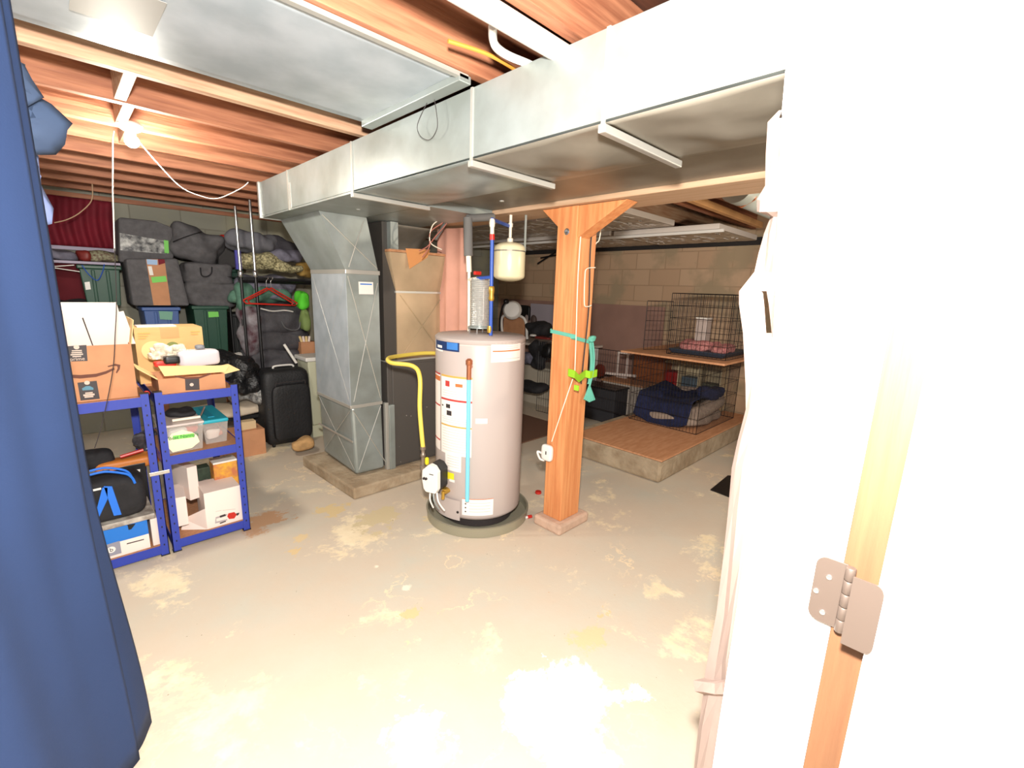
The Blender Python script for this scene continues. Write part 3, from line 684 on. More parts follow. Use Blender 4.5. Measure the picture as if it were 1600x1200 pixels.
# vent hood + clear bag/filter + pipes over tank
t = thing('draft_hood', 'silver ribbed vent sleeve standing on top of the water heater', 'vent', hc+Vector((0, 0, 1.214)))
hv = V(748, 505, hc); hx = Vector((hc.x+.0, hc.y+.01, 0))
zt2 = V(748, 435, hc).z
zl = 1.25
prof = [(.055, zl)]
for k in range(24):
    z = zl+.015+(zt2-zl-.02)*k/24; prof += [(.062, z), (.059, z+(zt2-zl)/48)]
prof.append((.055, zt2))
MB().lathe(hx, prof, 28).build('vent_sleeve', tape, t, smooth=False)
MB().lathe(hx, [(.075, 1.245), (.075, 1.252), (.058, 1.262), (.055, 1.29)], 28).build('hood', galv, t, smooth=True)
for k in range(4):
    a = k*math.pi/2+.6; c = MB(); c.tube([hx+Vector((.068*math.cos(a), .068*math.sin(a), 1.213)), hx+Vector((.068*math.cos(a), .068*math.sin(a), 1.25))], .005, 6); c.build('leg', chrome, t)
MB().box(hx.x-.03, hx.x-.028, hx.y-.064, hx.y-.062, zl+.05, zt2-.05).build('white_strip', white, t)
t = thing('water_pipes', 'white and blue water pipes rising from the water heater to the ceiling', 'pipes', hc+Vector((-.05, .1, 1.21)))
def hv_(px, py, g): return V(px, py, g)
gL = P(733, 500, y=2.28); gL = Vector((gL.x, gL.y, 0)); gR = P(767, 510, y=2.02); gR = Vector((gR.x, gR.y, 0))
c = MB(); c.tube([Vector((gL.x, gL.y, 1.215)), V(733, 425, gL)], .010, 12); c.tube([V(733, 425, gL), V(732, 398, gL)], .017, 12); c.build('hot_pipe', pipe_white, t, smooth=True)
c = MB(); c.tube([V(732, 400, gL), V(731, 340, gL)], .028, 14); c.build('pipe_insulation', insul_grey, t, smooth=True)
c = MB(); e = V(731, 340, gL); c.tube([e+Vector((0, 0, -.005)), P(770, 339, y=2.28)], .024, 14); c.build('pipe_insulation', insul_grey, t, smooth=True)
c = MB(); c.tube([Vector((gR.x, gR.y, 1.213)), V(769, 375, gR)], .011, 12); c.build('cold_pipe', pipe_blue, t, smooth=True)
c = MB(); c.tube([V(769, 375, gR), V(769, 366, gR)], .015, 12); c.build('red_valve', red_pl, t, smooth=True)
c = MB(); c.tube([V(769, 368, gR), V(769, 342, gR)], .012, 12); c.lathe(V(769, 349, gR), [(.015, -.02), (.017, 0), (.015, .02)], 12); c.build('white_pipe', pipe_white, t, smooth=True)
c = MB(); c.lathe(V(768, 458, gR), [(.013, -.045), (.018, -.03), (.014, -.01), (.018, .01), (.018, .03), (.013, .04)], 12); c.build('union', brass, t, smooth=True)
c = MB(); c.lathe(V(765, 512, gR), [(.013, -.03), (.016, -.01), (.013, .01)], 12); c.build('union', brass, t, smooth=True)
tg = Vector((2.13, 2.18, 0)); gT = P(797, 380, x=tg.x); gT = Vector((gT.x, gT.y, 0))
c = MB(); c.tube([V(769, 343, gR), V(780, 347, (gR+gT)/2), V(795, 353, gT)], .011, 10); c.build('branch_pipe', pipe_blue, t, smooth=True)
c = MB(); c.tube([V(733, 437, gL), V(746, 435, (gL+gR)/2)], .010, 10); c.build('bypass_pipe', pipe_white, t, smooth=True)
c = MB(); c.tube([V(746, 435, (gL+gR)/2), V(768, 433, gR)], .010, 10); c.build('bypass_pipe', pipe_blue, t, smooth=True)
c = MB(); hb = V(745, 427, (gL+gR)/2); c.box(hb.x-.02, hb.x+.03, hb.y-.01, hb.y+.01, hb.z-.01, hb.z+.012); c.build('red_handle', red_pl, t, bevel=.004)
# expansion tank
t = thing('expansion_tank', 'cream enamel expansion tank hanging from the ceiling by pipe and strap', 'expansion tank', gT+Vector((0, 0, 1.5)))
zT, zB = V(798, 378, gT).z, V(798, 440, gT).z
rT = (P(823, 400, x=gT.x)-P(775, 400, x=gT.x)).length/2*.72*1.0
rT = 24*gT.length/FPX*.98
prof = []
for k in range(7): a = math.pi/2*k/6; prof.append((max(.001, rT*math.sin(a)), zB+.035-.035*math.cos(a)))
for k in range(7): a = math.pi/2*k/6; prof.append((max(.001, rT*math.cos(a)), zT-.04+.04*math.sin(a)))
MB().lathe(gT, prof, 40).build('tank', cream, t, smooth=True)
zm = V(798, 393, gT).z
MB().lathe(gT, [(rT+.0015, zm-.004), (rT+.0015, zm+.004)], 40).build('strap_band', galv_dark, t)
c = MB(); c.tube([gT+Vector((0, 0, zT)), gT+Vector((0, 0, 2.05))], .010, 12)
c.lathe(gT+Vector((0, 0, zT)), [(.02, -.003), (.02, .02), (.012, .025)], 14); c.lathe(gT+Vector((0, 0, V(798, 352, gT).z)), [(.015, -.012), (.015, .012)], 14); c.lathe(gT+Vector((0, 0, V(798, 330, gT).z)), [(.015, -.012), (.015, .012)], 14); c.build('supply_pipe', pipe_white, t, smooth=True)
gs = P(821, 360, x=gT.x+.05); c = MB(); c.box(gs.x-.008, gs.x+.008, gs.y-.0015, gs.y+.0015, zm, 1.97); c.build('hanger_strap', galv, t)

# =================================================================== POST
c0 = P(876, 812, z=.07); c0 = Vector((2.15, 1.69, 0))
pa = P(847, 803, z=.07); pm = P(875, 815, z=.07); pr_ = P(901, 800, z=.07)
tag(MB().box(pm.x-.05, pr_.x+.07, pm.y-.04, pa.y+.04, 0, .068).build('concrete_footing', mat('footing', (190, 160, 138), .9, var=.1, scale=14, bump=.4, bscale=20), bevel=.015), 'small pinkish concrete footing under the square wooden post', 'footing')
t = thing('wooden_post', 'square orange-brown wooden support post with angled braces', 'post', (pm.x+.07, pm.y+.07, .069))
pw = max(.13, pa.y-pm.y)
MB().box(pm.x, pr_.x+.005, pm.y, pa.y, .069, 1.948).build('post_shaft', post_m, t, bevel=.004)
pc_y = (pm.y+pa.y)/2
for s_ in (-1, 1):
    e = pm.y if s_ < 0 else pa.y
    q = [Vector((pm.x+.01, e, 1.78 if s_ < 0 else 1.84)), Vector((pm.x+.01, e, 1.948)), Vector((pm.x+.01, e+s_*(.30 if s_ < 0 else .13), 1.948)), Vector((pm.x+.01, e+s_*(.20 if s_ < 0 else .09), 1.948))]
    MB().slab([q[0], q[1], q[2]], (.10, 0, 0)).build('knee_brace', post_m, t, bevel=.003)
tag(MB().box(pm.x-.03, pm.x-.004, pm.y-.02, pa.y+.10, 1.90, 1.945).build('trim_board', post_m), 'short wooden board nailed across the top of the post', 'board') if False else None
PX = pm.x; PY = pm.y; PX1 = pr_.x+.005; PY1 = pa.y
# post items: hook, cord, alarm, lime holder, strap, brass hooks
hkp = P(886, 362, x=PX-.002)
c = MB(); c.lathe(hkp, [(.016, 0), (.018, .003), (.012, .006), (.006, .004)], 16, (-1, 0, 0)); tag(c.build('screw_eye', chrome, smooth=True), 'small round metal screw eye near the top of the post', 'screw eye')
def onface(px, py, off=.006):
    p = P(px, py, x=PX-off)
    if p.y < PY: p = P(px, py, y=PY-off)
    return p
cord = [onface(*q, .008) for q in ((917, 315), (910, 345), (905, 400), (902, 460), (900, 530), (898, 585))]
cord2 = [onface(*q, .012) for q in ((895, 592), (882, 630), (872, 660), (862, 690))]
c = MB(); c.tube(bez(cord), .003, 6); c.tube(bez(cord2), .003, 6); tag(c.build('extension_cord', pipe_white, smooth=True), 'thin white cord running down the front corner of the wooden post', 'cord')
al = onface(857, 706, .0)
t = thing('alarm_unit', 'small rounded white plastic detector hanging low on the post by its cord', 'detector', Vector((PX, al.y, al.z)))
c = MB(); c.soft(Vector((PX-.018, al.y-.005, al.z)), (.032, .085, .105), .0, e=4, n=10, flat=False); body = c.build('housing', white, t, smooth=True)
MB().box(PX-.0355, PX-.033, al.y-.012, al.y-.004, al.z-.008, al.z+.014).build('logo', darkprint, t)
c = MB(); c.tube(bez([Vector((PX-.01, al.y+.04, al.z-.02)), Vector((PX-.03, al.y+.065, al.z-.01)), Vector((PX-.02, al.y+.05, al.z-.055)), Vector((PX-.01, al.y+.02, al.z-.06))]), .007, 8); c.build('plug', white, t, smooth=True)
lm = P(908, 590, y=PY-.012)
t = thing('lime_holder', 'lime green zigzag plastic cord holder fixed across the post', 'holder', lm)
zz = [P(888, 582, x=PX-.012), P(898, 585, x=PX-.03), P(905, 592, y=PY-.05), P(915, 584, y=PY-.02), P(922, 586, y=PY-.03), P(933, 583, y=PY-.02)]
for a_, b2 in zip(zz[:-1], zz[1:]):
    MB().hexa([a_+Vector((0, 0, -.022)), b2+Vector((0, 0, -.022)), b2+Vector((.01, .012, -.022)), a_+Vector((.01, .012, -.022)), a_+Vector((0, 0, .022)), b2+Vector((0, 0, .022)), b2+Vector((.01, .012, .022)), a_+Vector((.01, .012, .022))]).build('panel', lime_pl, t)
p = P(901, 602, x=PX-.008); MB().box(p.x-.004, p.x+.004, p.y-.015, p.y+.015, p.z-.03, p.z).build('tab', lime_pl, t)
t = thing('teal_strap', 'teal webbing strap tied around the post with a tasselled end', 'strap', P(925, 530, y=PY))
zs = P(860, 517, x=PX-.003); ze = P(899, 526, x=PX-.003)
def ribbon(pts, hw, name, m_, parent, nrm=None):
    mb = MB(); vs = []
    for p in pts: vs += [p+Vector((0, 0, hw)), p-Vector((0, 0, hw))]
    mb.add(vs, [(2*i, 2*i+1, 2*i+3, 2*i+2) for i in range(len(pts)-1)]); return mb.build(name, m_, parent, solid=.003)
ribbon([Vector((PX-.004, PY1+.003, zs.z+.004)), zs, ze, Vector((PX-.005, PY-.004, ze.z-.004)), P(920, 534, y=PY-.005)], .011, 'band', teal_cloth, t)
kn = P(925, 530, y=PY-.01)
c = MB(); c.soft(kn, (.05, .03, .035), .006, fr=30, n=8, seed=3); c.build('knot', teal_cloth, t, smooth=True)
c = MB(); c.tube(bez([P(*q, y=PY-.012) for q in ((922, 535), (924, 560), (923, 580), (920, 600))]), [.009]*24+[.012], 6); c.tube(bez([P(*q, y=PY-.02) for q in ((926, 535), (928, 560), (926, 582), (921, 604))]), .007, 6); c.build('tail', teal_cloth, t, smooth=True)
c = MB()
for k in range(7):
    c.tube([P(921, 602, y=PY-.015), P(913+2.6*k, 628-abs(k-3)*1.2, y=PY-.02-.004*(k % 2))], [.005, .007], 6)
c.build('tassel', teal_cloth, t, smooth=True)
t = thing('coat_hook', 'white wire hook screwed to the right face of the post', 'hook', P(915, 430, y=PY))
c = MB(); c.tube(bez([P(*q, y=PY-.012) for q in ((930, 418), (917, 420), (914, 432), (913, 474), (918, 479), (924, 477))]), .003, 6); c.build('wire', pipe_white, t, smooth=True)
t = thing('hanging_cable', 'white cable looping off the upper right side of the post', 'cable', P(925, 350, y=PY))
c = MB(); c.tube(bez([P(*q, y=PY+.02) for q in ((938, 320), (930, 335), (938, 355), (936, 375), (929, 387), (925, 440), (918, 520), (914, 560))]), .0035, 6); c.build('cable', pipe_white, t, smooth=True)
c = MB(); c.tube(bez([P(*q, y=PY-.006) for q in ((926, 345), (922, 400), (920, 480), (912, 560), (908, 600))]), .0045, 6); tag(c.build('dark_cable', darkprint, smooth=True), 'dark cable stapled down the right face of the post', 'cable')
# red caps on floor
capm = MB(); p = P(841, 771, z=0)
capm.lathe(p, [(.022, .001), (.024, .004), (.022, .018), (.001, .02)], 20); tag(capm.build('bottle_cap', red_pl, smooth=True), 'red plastic cap on the floor left of the post', 'cap')
t = thing('spray_nozzle', 'red and white nozzle lying on the floor by the post footing', 'nozzle', P(822, 810, z=0))
p = P(824, 808, z=.012); c = MB(); c.tube([p, p+Vector((.03, -.01, 0))], .011, 10); c.build('cap', red_pl, t, smooth=True)
c = MB(); c.tube([p, p+Vector((-.04, .012, -.003))], [.009, .005], 10); c.build('tip', white, t, smooth=True)

# =================================================================== BLUE RACKS
def rack(x0, x1, y0, y1, zs, label):
    t = thing('shelving_unit', label, 'shelf', ((x0+x1)/2, (y0+y1)/2, 0), 'blue metal shelving units')
    for (x, sx) in ((x0, 1), (x1, -1)):
        for (y, sy) in ((y0, 1), (y1, -1)):
            c = MB(); c.box(x, x+sx*.036, y, y+sy*.003, .004, .905); c.box(x, x+sx*.003, y, y+sy*.036, .004, .905)
            u = c.build('upright', rack_blue, t)
            h = MB()
            for k in range(16):
                if y == y0: h.box(x+sx*.016, x+sx*.022, y-.0008, y+.0008, .06+k*.052, .070+k*.052)
            if h.v: h.build('slots', black, u)
            c = MB(); c.box(x-sx*.002, x+sx*.038, y-sy*.002, y+sy*.038, 0, .006); c.build('foot', black, t)
            c = MB(); c.box(x-sx*.001, x+sx*.037, y-sy*.001, y+sy*.037, .905, .909); c.build('end_cap', black, t)
    for z in zs:
        c = MB()
        c.box(x0+.036, x1-.036, y0+.003, y0+.006, z-.045, z+.004); c.box(x0+.036, x1-.036, y1-.006, y1-.003, z-.045, z+.004)
        c.box(x0+.003, x0+.006, y0+.036, y1-.036, z-.045, z+.004); c.box(x1-.006, x1-.003, y0+.036, y1-.036, z-.045, z+.004)
        c.build('shelf_rail', rack_blue, t)
        MB().box(x0+.007, x1-.007, y0+.007, y1-.007, z-.012, z).build('shelf_board', mdf, t)
    return t
zTop = P(310, 610, y=2.9).z+.0; zMid = P(318, 706, y=2.9).z+.005; zBot = P(330, 832, y=2.9).z+.01
zTop = .885
RX0, RX1, SX = .302, .685, .285
rack(RX0, RX1, 2.9, 3.55, (zTop, zMid, zBot), 'blue metal shelving unit with three shelves nearest the furnace')
LX0 = -.13
zBotL = P(235, 862, y=2.9).z+.01
rack(LX0, SX, 2.9, 3.55, (zTop, zBotL), 'blue metal shelving unit half hidden by the blue curtain')
p = P(250, 739, y=2.895)
tag(MB().box(p.x-.045, p.x+.042, 2.893, 2.896, p.z-.010, p.z+.010).build('joining_plate', chrome, bevel=.002), 'small perforated metal plate joining the two blue shelving units', 'plate')

def carton(name, label, x0, x1, y0, y1, z0, z1, m_, th=.004, flaps=(), inner=None, T=None, filled=False, cat='box', group=None):
    t = thing(name, label, cat, ((x0+x1)/2, (y0+y1)/2, z0), group)
    c = MB()
    if filled: c.box(x0, x1, y0, y1, z0, z1)
    else:
        c.box(x0, x1, y0, y0+th, z0, z1); c.box(x0, x1, y1-th, y1, z0, z1); c.box(x0, x0+th, y0+th, y1-th, z0, z1); c.box(x1-th, x1, y0+th, y1-th, z0, z1); c.box(x0+th, x1-th, y0+th, y1-th, z0, z0+th)
    c.build('box_body', m_, t)
    for (side, ln, ang, mm) in flaps:
        if side == 'front': a, b, d = Vector((x0, y0, z1)), Vector((x1, y0, z1)), Vector((0, -math.cos(ang), math.sin(ang)))
        if side == 'back': a, b, d = Vector((x1, y1, z1)), Vector((x0, y1, z1)), Vector((0, math.cos(ang), math.sin(ang)))
        if side == 'left': a, b, d = Vector((x0, y1, z1)), Vector((x0, y0, z1)), Vector((-math.cos(ang), 0, math.sin(ang)))
        if side == 'right': a, b, d = Vector((x1, y0, z1)), Vector((x1, y1, z1)), Vector((math.cos(ang), 0, math.sin(ang)))
        nn = (b-a).cross(d).normalized()*.003
        MB().slab([a, b, b+d*ln-(b-a)*.03, a+d*ln+(b-a)*.03], nn).build('flap', mm or m_, t)
    return t
# big carton on left rack
zs_ = zTop+.001
ax0, ax1 = -.10, P(216, 620, y=2.96).x
az1 = P(212, 537, y=2.96).z
t = carton('shipping_carton', 'large brown shipping carton with curved arrow print, flaps open, on the left shelving unit', ax0, ax1, 2.96, 3.30, zs_, az1, card,
           flaps=(('back', .20, math.radians(70), white_card), ('right', .12, math.radians(80), card_in)), inner=True)
# pale inner flap pages rising
fp = [P(*q, y=3.05) for q in ((95, 545), (212, 537), (193, 486), (98, 502))]
MB().slab(fp, (0, .004, 0)).build('inner_flap', white_card, t)
fl = [P(*q, y=3.045) for q in ((144, 540), (146, 540), (130, 496), (128, 497))]
MB().slab(fl, (0, .001, 0)).build('flap_gap', darkprint, t)
fp = [P(*q, y=3.12) for q in ((98, 505), (186, 488), (182, 472), (97, 485))]
MB().slab(fp, (0, .004, 0)).build('inner_flap', white_card, t)
# tapes and smile
Yf = 2.9585
def fq(*pix): return [P(a, b, y=Yf) for a, b in pix]
tp = MB().slab(fq((104, 541), (135, 539), (137, 564), (107, 565)), (0, .001, 0)).build('black_tape', amz_tape, t)
tp2 = MB().slab(fq((121, 598), (151, 595), (156, 623), (126, 626)), (0, .001, 0)).build('black_tape', amz_tape, t)
p = P(121, 561, y=Yf-.001); text('lettering', 'prime', .022, p, tape_print, tp)
for k, wd in enumerate((16, 17, 20, 14)):
    a = P(120-wd/2, 547.5+k*3, y=Yf-.0006); b = P(120+wd/2, 548.4+k*3, y=Yf-.0006); MB().box(a.x, b.x, a.y-.0004, a.y, b.z, a.z).build('print_line', tape_print, tp)
p = P(119.5, 542.5, y=Yf-.0006); MB().lathe(p, [(.004, 0), (.010, 0), (.010, .0006), (.004, .0006)], 20, (0, -1, 0)).build('round_mark', tape_print, tp)
p = P(136, 598, y=Yf-.0006); MB().lathe(p, [(.004, 0), (.010, 0), (.010, .0006), (.004, .0006)], 20, (0, -1, 0)).build('round_mark', tape_print, tp2)
arc = [P(*q, y=Yf-.0006) for q in ((128, 607), (134, 603.5), (140, 603), (146, 606), (146, 609), (129, 610))]
MB().slab(arc, (0, -.0006, 0)).build('curved_mark', mat('mark_blue', (80, 130, 150), .6), tp2)
for k, wd in enumerate((12, 18, 14)):
    a = P(139-wd/2, 613.5+k*3, y=Yf-.0006); b = P(139+wd/2, 614.4+k*3, y=Yf-.0006); MB().box(a.x, b.x, a.y-.0004, a.y, b.z, a.z).build('print_line', tape_print, tp2)
up = [(104, 585), (125, 586), (150, 584), (165, 580), (178, 574.5)]; lo = [(179, 577.5), (166, 584), (150, 589), (125, 591.5), (106, 590)]
MB().slab([P(*q, y=Yf) for q in up+lo], (0, -.0008, 0)).build('printed_smile', print_brown, t)
MB().slab([P(*q, y=Yf) for q in ((168, 572), (180, 568.5), (188, 570), (187, 577), (182.5, 583.5), (181, 582), (184, 575), (183, 572), (178, 571.5), (169, 573.5))], (0, -.0008, 0)).build('arrow_head', print_brown, t)
# red ball
p = P(229, 609, y=2.93); tag(MB().lathe(Vector((p.x, 2.94, zTop)), [(max(.0005, .014*math.sin(k*math.pi/10)), .015-.014*math.cos(k*math.pi/10)) for k in range(11)], 16).build('red_ball', red_pl, smooth=True), 'tiny red ball between the cartons on top of the shelving', 'ball')
# yellowish larger carton behind
x0_, x1_ = P(215, 560, y=3.28).x, P(321, 560, y=3.28).x
z1_ = P(265, 512, y=3.28).z
t = carton('storage_carton', 'yellowish cardboard carton with faded print behind the small open carton', x0_, x1_, 3.29, 3.54, zs_, z1_, card_y, filled=True)
MB().box(x0_+.02, x1_-.12, 3.33, 3.45, z1_+.001, z1_+.008).build('loose_lid', white_card, t)
MB().box((x0_+x1_)/2-.045, (x0_+x1_)/2+.045, 3.2885, 3.289, z1_-.06, z1_).build('tape', mat('parcel_tape', (200, 150, 96), .3), t)
for (a, b, k) in ((x0_+.015, x0_+.07, 3), (x1_-.06, x1_-.012, 2)):
    for i in range(k): MB().box(a, b-.01*i, 3.2880, 3.2888, z1_-.03-i*.014, z1_-.025-i*.014).build('print_line', gold_l, t)
p = P(240, 548, y=3.288); c = MB(); c.lathe(p, [(.001, 0), (.055, 0), (.055, .001)], 24, (0, -1, 0)); c.build('print_disc', mat('print_pale', (232, 200, 140), .7), t)
c = MB(); p = P(270, 543, y=3.287); c.lathe(p, [(.030, 0), (.034, 0), (.034, .001), (.030, .001)], 28, (0, -1, 0)); c.build('print_ring', mat('print_green', (120, 130, 70), .7), t)
# small carton on right rack front
sx0, sx1 = P(248, 605, y=2.94).x, P(352, 600, y=2.94).x
sz1 = P(300, 588, y=2.94).z
t = carton('open_carton', 'small open brown carton full of odds and ends on the right shelving unit', sx0, sx1, 2.935, 3.20, zs_, sz1, card, flaps=(('left', .10, math.radians(40), card_in), ('right', .08, math.radians(10), card_in)))
MB().slab([P(*q, y=2.91) for q in ((257, 588), (352, 581), (358, 571), (247, 572))], (0, .003, 0)).build('front_flap', card_in, t)
tp = MB().slab([P(*q, y=2.9335) for q in ((289, 592), (311, 590), (312, 609), (290, 610))], (0, .001, 0)).build('black_tape', amz_tape, t)
p = P(299.5, 601, y=2.9325); MB().lathe(p, [(.004, 0), (.009, 0), (.009, .0006), (.004, .0006)], 18, (0, -1, 0)).build('round_mark', tape_print, tp)
up = [(272, 586.5), (290, 589.5), (312, 588.5), (328, 583)]; lo = [(330, 585), (312, 591.5), (290, 592.5), (274, 589)]
MB().slab([P(*q, y=2.934) for q in up+lo], (0, -.0006, 0)).build('printed_smile', print_brown, t)
# contents
def gadget(name, label, cat, px, py, size, y, m_, rz=0, e=6, z=None):
    p = P(px, py, y=y); o = MB(); o.soft(p if z is None else Vector((p.x, p.y, z+size[2]/2)), size, .002, e=e, n=8, rz=rz, seed=px); return tag(o.build(name, m_, smooth=True), label, cat)
gadget('plastic_case', 'translucent plastic case poking out of the small open carton', 'case', 310, 558, (.20, .10, .09), 3.05, mat('milky', (205, 200, 205), .4))
gadget('jar', 'grey round lid of a jar in the small open carton', 'jar', 312, 542, (.045, .045, .025), 3.05, mat('lid_grey', (120, 122, 128), .4), e=3)
gadget('black_charger', 'black ribbed charger in the small open carton', 'charger', 268, 562, (.07, .06, .04), 3.0, black)
gadget('red_pouch', 'red pouch edge inside the small open carton', 'pouch', 258, 568, (.10, .05, .03), 3.02, red_pl)
c = MB()
for k in range(9): c.soft(P(240+k*5, 556-6*(k % 3), y=3.06+.01*(k % 2)), (.05, .04, .04), .012, fr=30, n=6, seed=k)
tag(c.build('plastic_wrap', mat('crumpled_plastic', (222, 212, 190), .15, var=.2, scale=60), smooth=True), 'crumpled clear plastic wrap spilling from the small open carton', 'wrap')
# mid shelf of right rack
def clearbin(name, label, x0, x1, y0, y1, z0, z1, cont, seed):
    t = thing(name, label, 'storage box', ((x0+x1)/2, (y0+y1)/2, z0))
    c = MB(); d = .012
    b = [Vector(q) for q in ((x0+d, y0+d, z0), (x1-d, y0+d, z0), (x1-d, y1-d, z0), (x0+d, y1-d, z0))]; u = [Vector(q) for q in ((x0, y0, z1), (x1, y0, z1), (x1, y1, z1), (x0, y1, z1))]
    c.add(b+u, [(0, 1, 2, 3), (0, 1, 5, 4), (1, 2, 6, 5), (2, 3, 7, 6), (3, 0, 4, 7)]); c.build('bin', clear, t, solid=.002)
    random.seed(seed); c = MB(); 
    for k, m_ in enumerate(cont):
        o = MB(); o.soft((random.uniform(x0+.05, x1-.05), random.uniform(y0+.04, y0+.10), z0+.04+random.random()*max(.01, (z1-z0-.08))), (random.uniform(.05, .09), .05, random.uniform(.03, .06)), .006, fr=20, n=6, seed=k); o.build('contents', m_, t, smooth=True)
    return t
mz = zMid+.001
cx0, cx1 = P(256, 690, y=2.95).x, P(319, 680, y=2.95).x
cz = P(290, 664, y=2.95).z
t = clearbin('clear_storage_box', 'clear plastic storage box with grey lid and green writing on the middle shelf', cx0, cx1, 2.945, 3.25, mz, cz, [white_card, mat('grey_stuff', (120, 110, 110), .6), white_card, red_pl, white], 4)
MB().box(cx0-.005, cx1+.005, 2.94, 3.255, cz, cz+.012).build('lid', mat('lid_clear', (200, 186, 180), .3), t, bevel=.003)
MB().slab([P(*q, y=2.942) for q in ((268, 678), (262, 686), (263, 700), (270, 707), (300, 700), (312, 690), (308, 680), (300, 675), (285, 672))], (0, .001, 0)).build('paper_insert', mat('paper_cream', (235, 226, 190), .6), t)
gl = MB().slab([P(*q, y=2.940) for q in ((270, 681), (303, 677), (304, 683), (271, 687))], (0, .0008, 0)).build('green_label', lime, t)
text('handwriting', 'Best Nanny\'s', .026, P(287, 682, y=2.938), mat('ink_green', (40, 110, 50), .6), gl)
tx0, tx1 = P(322, 690, y=3.0).x, P(384, 672, y=3.0).x
tz = P(350, 658, y=3.0).z
t = clearbin('teal_lid_box', 'clear plastic storage box with teal lid on the middle shelf', tx0-.01, RX1-.045, 3.0, 3.35, mz, tz, [mat('orange_stuff', (200, 110, 80), .6), white_card, mat('brown_stuff', (100, 70, 66), .6), white_card, pink, mat('tan_stuff', (180, 140, 120), .6)], 9)
lt = MB(); lt.box(tx0-.03, RX1-.042, 2.985, 3.37, tz, tz+.022); lid = lt.build('lid', teal, t, bevel=.008)
MB().box(tx0+.03, RX1-.10, 3.05, 3.30, tz+.022, tz+.026).build('lid_recess', mat('teal_dark', (20, 140, 165), .4), lid)
c = MB(); p = P(280, 661, y=3.0); c.tube([Vector((p.x-.03, 3.0, cz+.022)), Vector((p.x+.10, 3.0, cz+.022))], .008, 8); tag(c.build('screwdriver', pipe_white, smooth=True), 'pale handled tool lying on the clear box with green writing', 'tool')
c = MB(); c.soft((cx0+.12, 3.13, cz+.03), (.14, .12, .035), .01, fr=20, n=8); tag(c.build('black_case', blackcloth, smooth=True), 'black tool pouch on the lid of the clear box', 'pouch')
c = MB(); c.tube([Vector((cx0+.19, 3.03, cz+.02)), Vector((cx0+.22, 3.07, cz+.06))], .005, 6); tag(c.build('wrench', chrome, smooth=True), 'small chrome wrench on the lid of the clear box', 'wrench')
# bottom shelf of right rack
bz = zBot+.001
def qbox(name, label, px0, py0, px1, py1, y, dep, m_, rz=0, cat='box'):
    a = P(px0, py0, y=y); b = P(px1, py1, y=y)
    t = thing(name, label, cat, ((a.x+b.x)/2, y+dep/2, b.z)); T = Matrix.Translation(((a.x+b.x)/2, y+dep/2, (a.z+b.z)/2)) @ Matrix.Rotation(rz, 4, 'Z')
    MB().box(-(b.x-a.x)/2, (b.x-a.x)/2, -dep/2, dep/2, -(a.z-b.z)/2, (a.z-b.z)/2, T).build('box_body', m_, t, bevel=.003); return t
wx0, wx1 = P(321, 800, y=2.93).x, P(382, 800, y=2.93).x-.012
wz1 = P(350, 764, y=2.93).z
t = thing('white_carton', 'white carton with a printed red vacuum picture on the bottom shelf', 'box', ((wx0+wx1)/2, 3.05, bz))
MB().box(wx0, wx1, 2.93, 3.14, bz, wz1).build('box_body', white_card, t)
MB().slab([Vector((wx0, 2.93, bz)), Vector((wx0, 2.93, bz+.13)), Vector((wx0-.09, 3.05, bz+.05)), Vector((wx0-.11, 3.02, bz))], (0, .003, 0)).build('open_flap', white_card, t)
MB().slab([P(*q, y=2.929) for q in ((357, 802), (366, 800), (370, 804), (366, 810), (358, 811), (355, 807))], (0, -.001, 0)).build('printed_red_head', red_pl, t)
MB().slab([P(*q, y=2.929) for q in ((337, 808), (355, 803), (355, 805), (338, 810.5), (338, 815), (355, 811), (355, 813), (336, 818))], (0, -.001, 0)).build('printed_tube', mat('print_grey', (170, 160, 160), .6), t)
MB().slab([P(*q, y=2.9285) for q in ((343, 806), (352, 803), (353, 806), (344, 809))], (0, -.001, 0)).build('printed_grip', darkprint, t)
MB().slab([P(*q, y=2.9285) for q in ((343, 817), (353, 813.5), (353, 815), (344, 818.5))], (0, -.001, 0)).build('printed_grip', darkprint, t)
MB().slab([P(*q, y=2.9285) for q in ((369, 802), (374, 801), (373, 804), (370, 806))], (0, -.001, 0)).build('printed_nozzle', darkprint, t)
for (a, b, z) in ((337, 346, 799), (348, 368, 797)):
    MB().slab([P(a, z, y=2.929), P(b, z-2, y=2.929), P(b, z-1.2, y=2.929), P(a, z+.8, y=2.929)], (0, -.0006, 0)).build('print_line', faintprint, t)
t = qbox('yellow_box', 'yellow and white box standing at the back of the bottom shelf', 333, 727, 374, 762, 3.10, .10, mat('box_yellow', (225, 170, 50), .6, rgb2=(190, 110, 70), scale=25))
a = P(333, 727, y=3.10); b = P(374, 762, y=3.10); MB().box(a.x, b.x, 3.10, 3.2, a.z+.001, a.z+.012).build('white_top', white, t)
t = qbox('white_case', 'leaning white plastic case on the bottom shelf of the right unit', 283, 733, 306, 780, 3.06, .20, white_card, rz=.25); 
t = qbox('white_roll_box', 'white box lying at the left end of the bottom shelf', 270, 780, 299, 818, 2.97, .22, white_card, rz=-.1)
t = qbox('dark_manual', 'dark green printed box at the back of the bottom shelf', 308, 733, 331, 760, 3.22, .08, mat('dark_green_box', (50, 64, 48), .6, var=.3, scale=40))
t = qbox('patterned_box', 'patterned grey and white box behind the white carton', 309, 757, 332, 782, 3.15, .06, mat('pattern_box', (190, 176, 166), .6, rgb2=(60, 56, 56), scale=40))
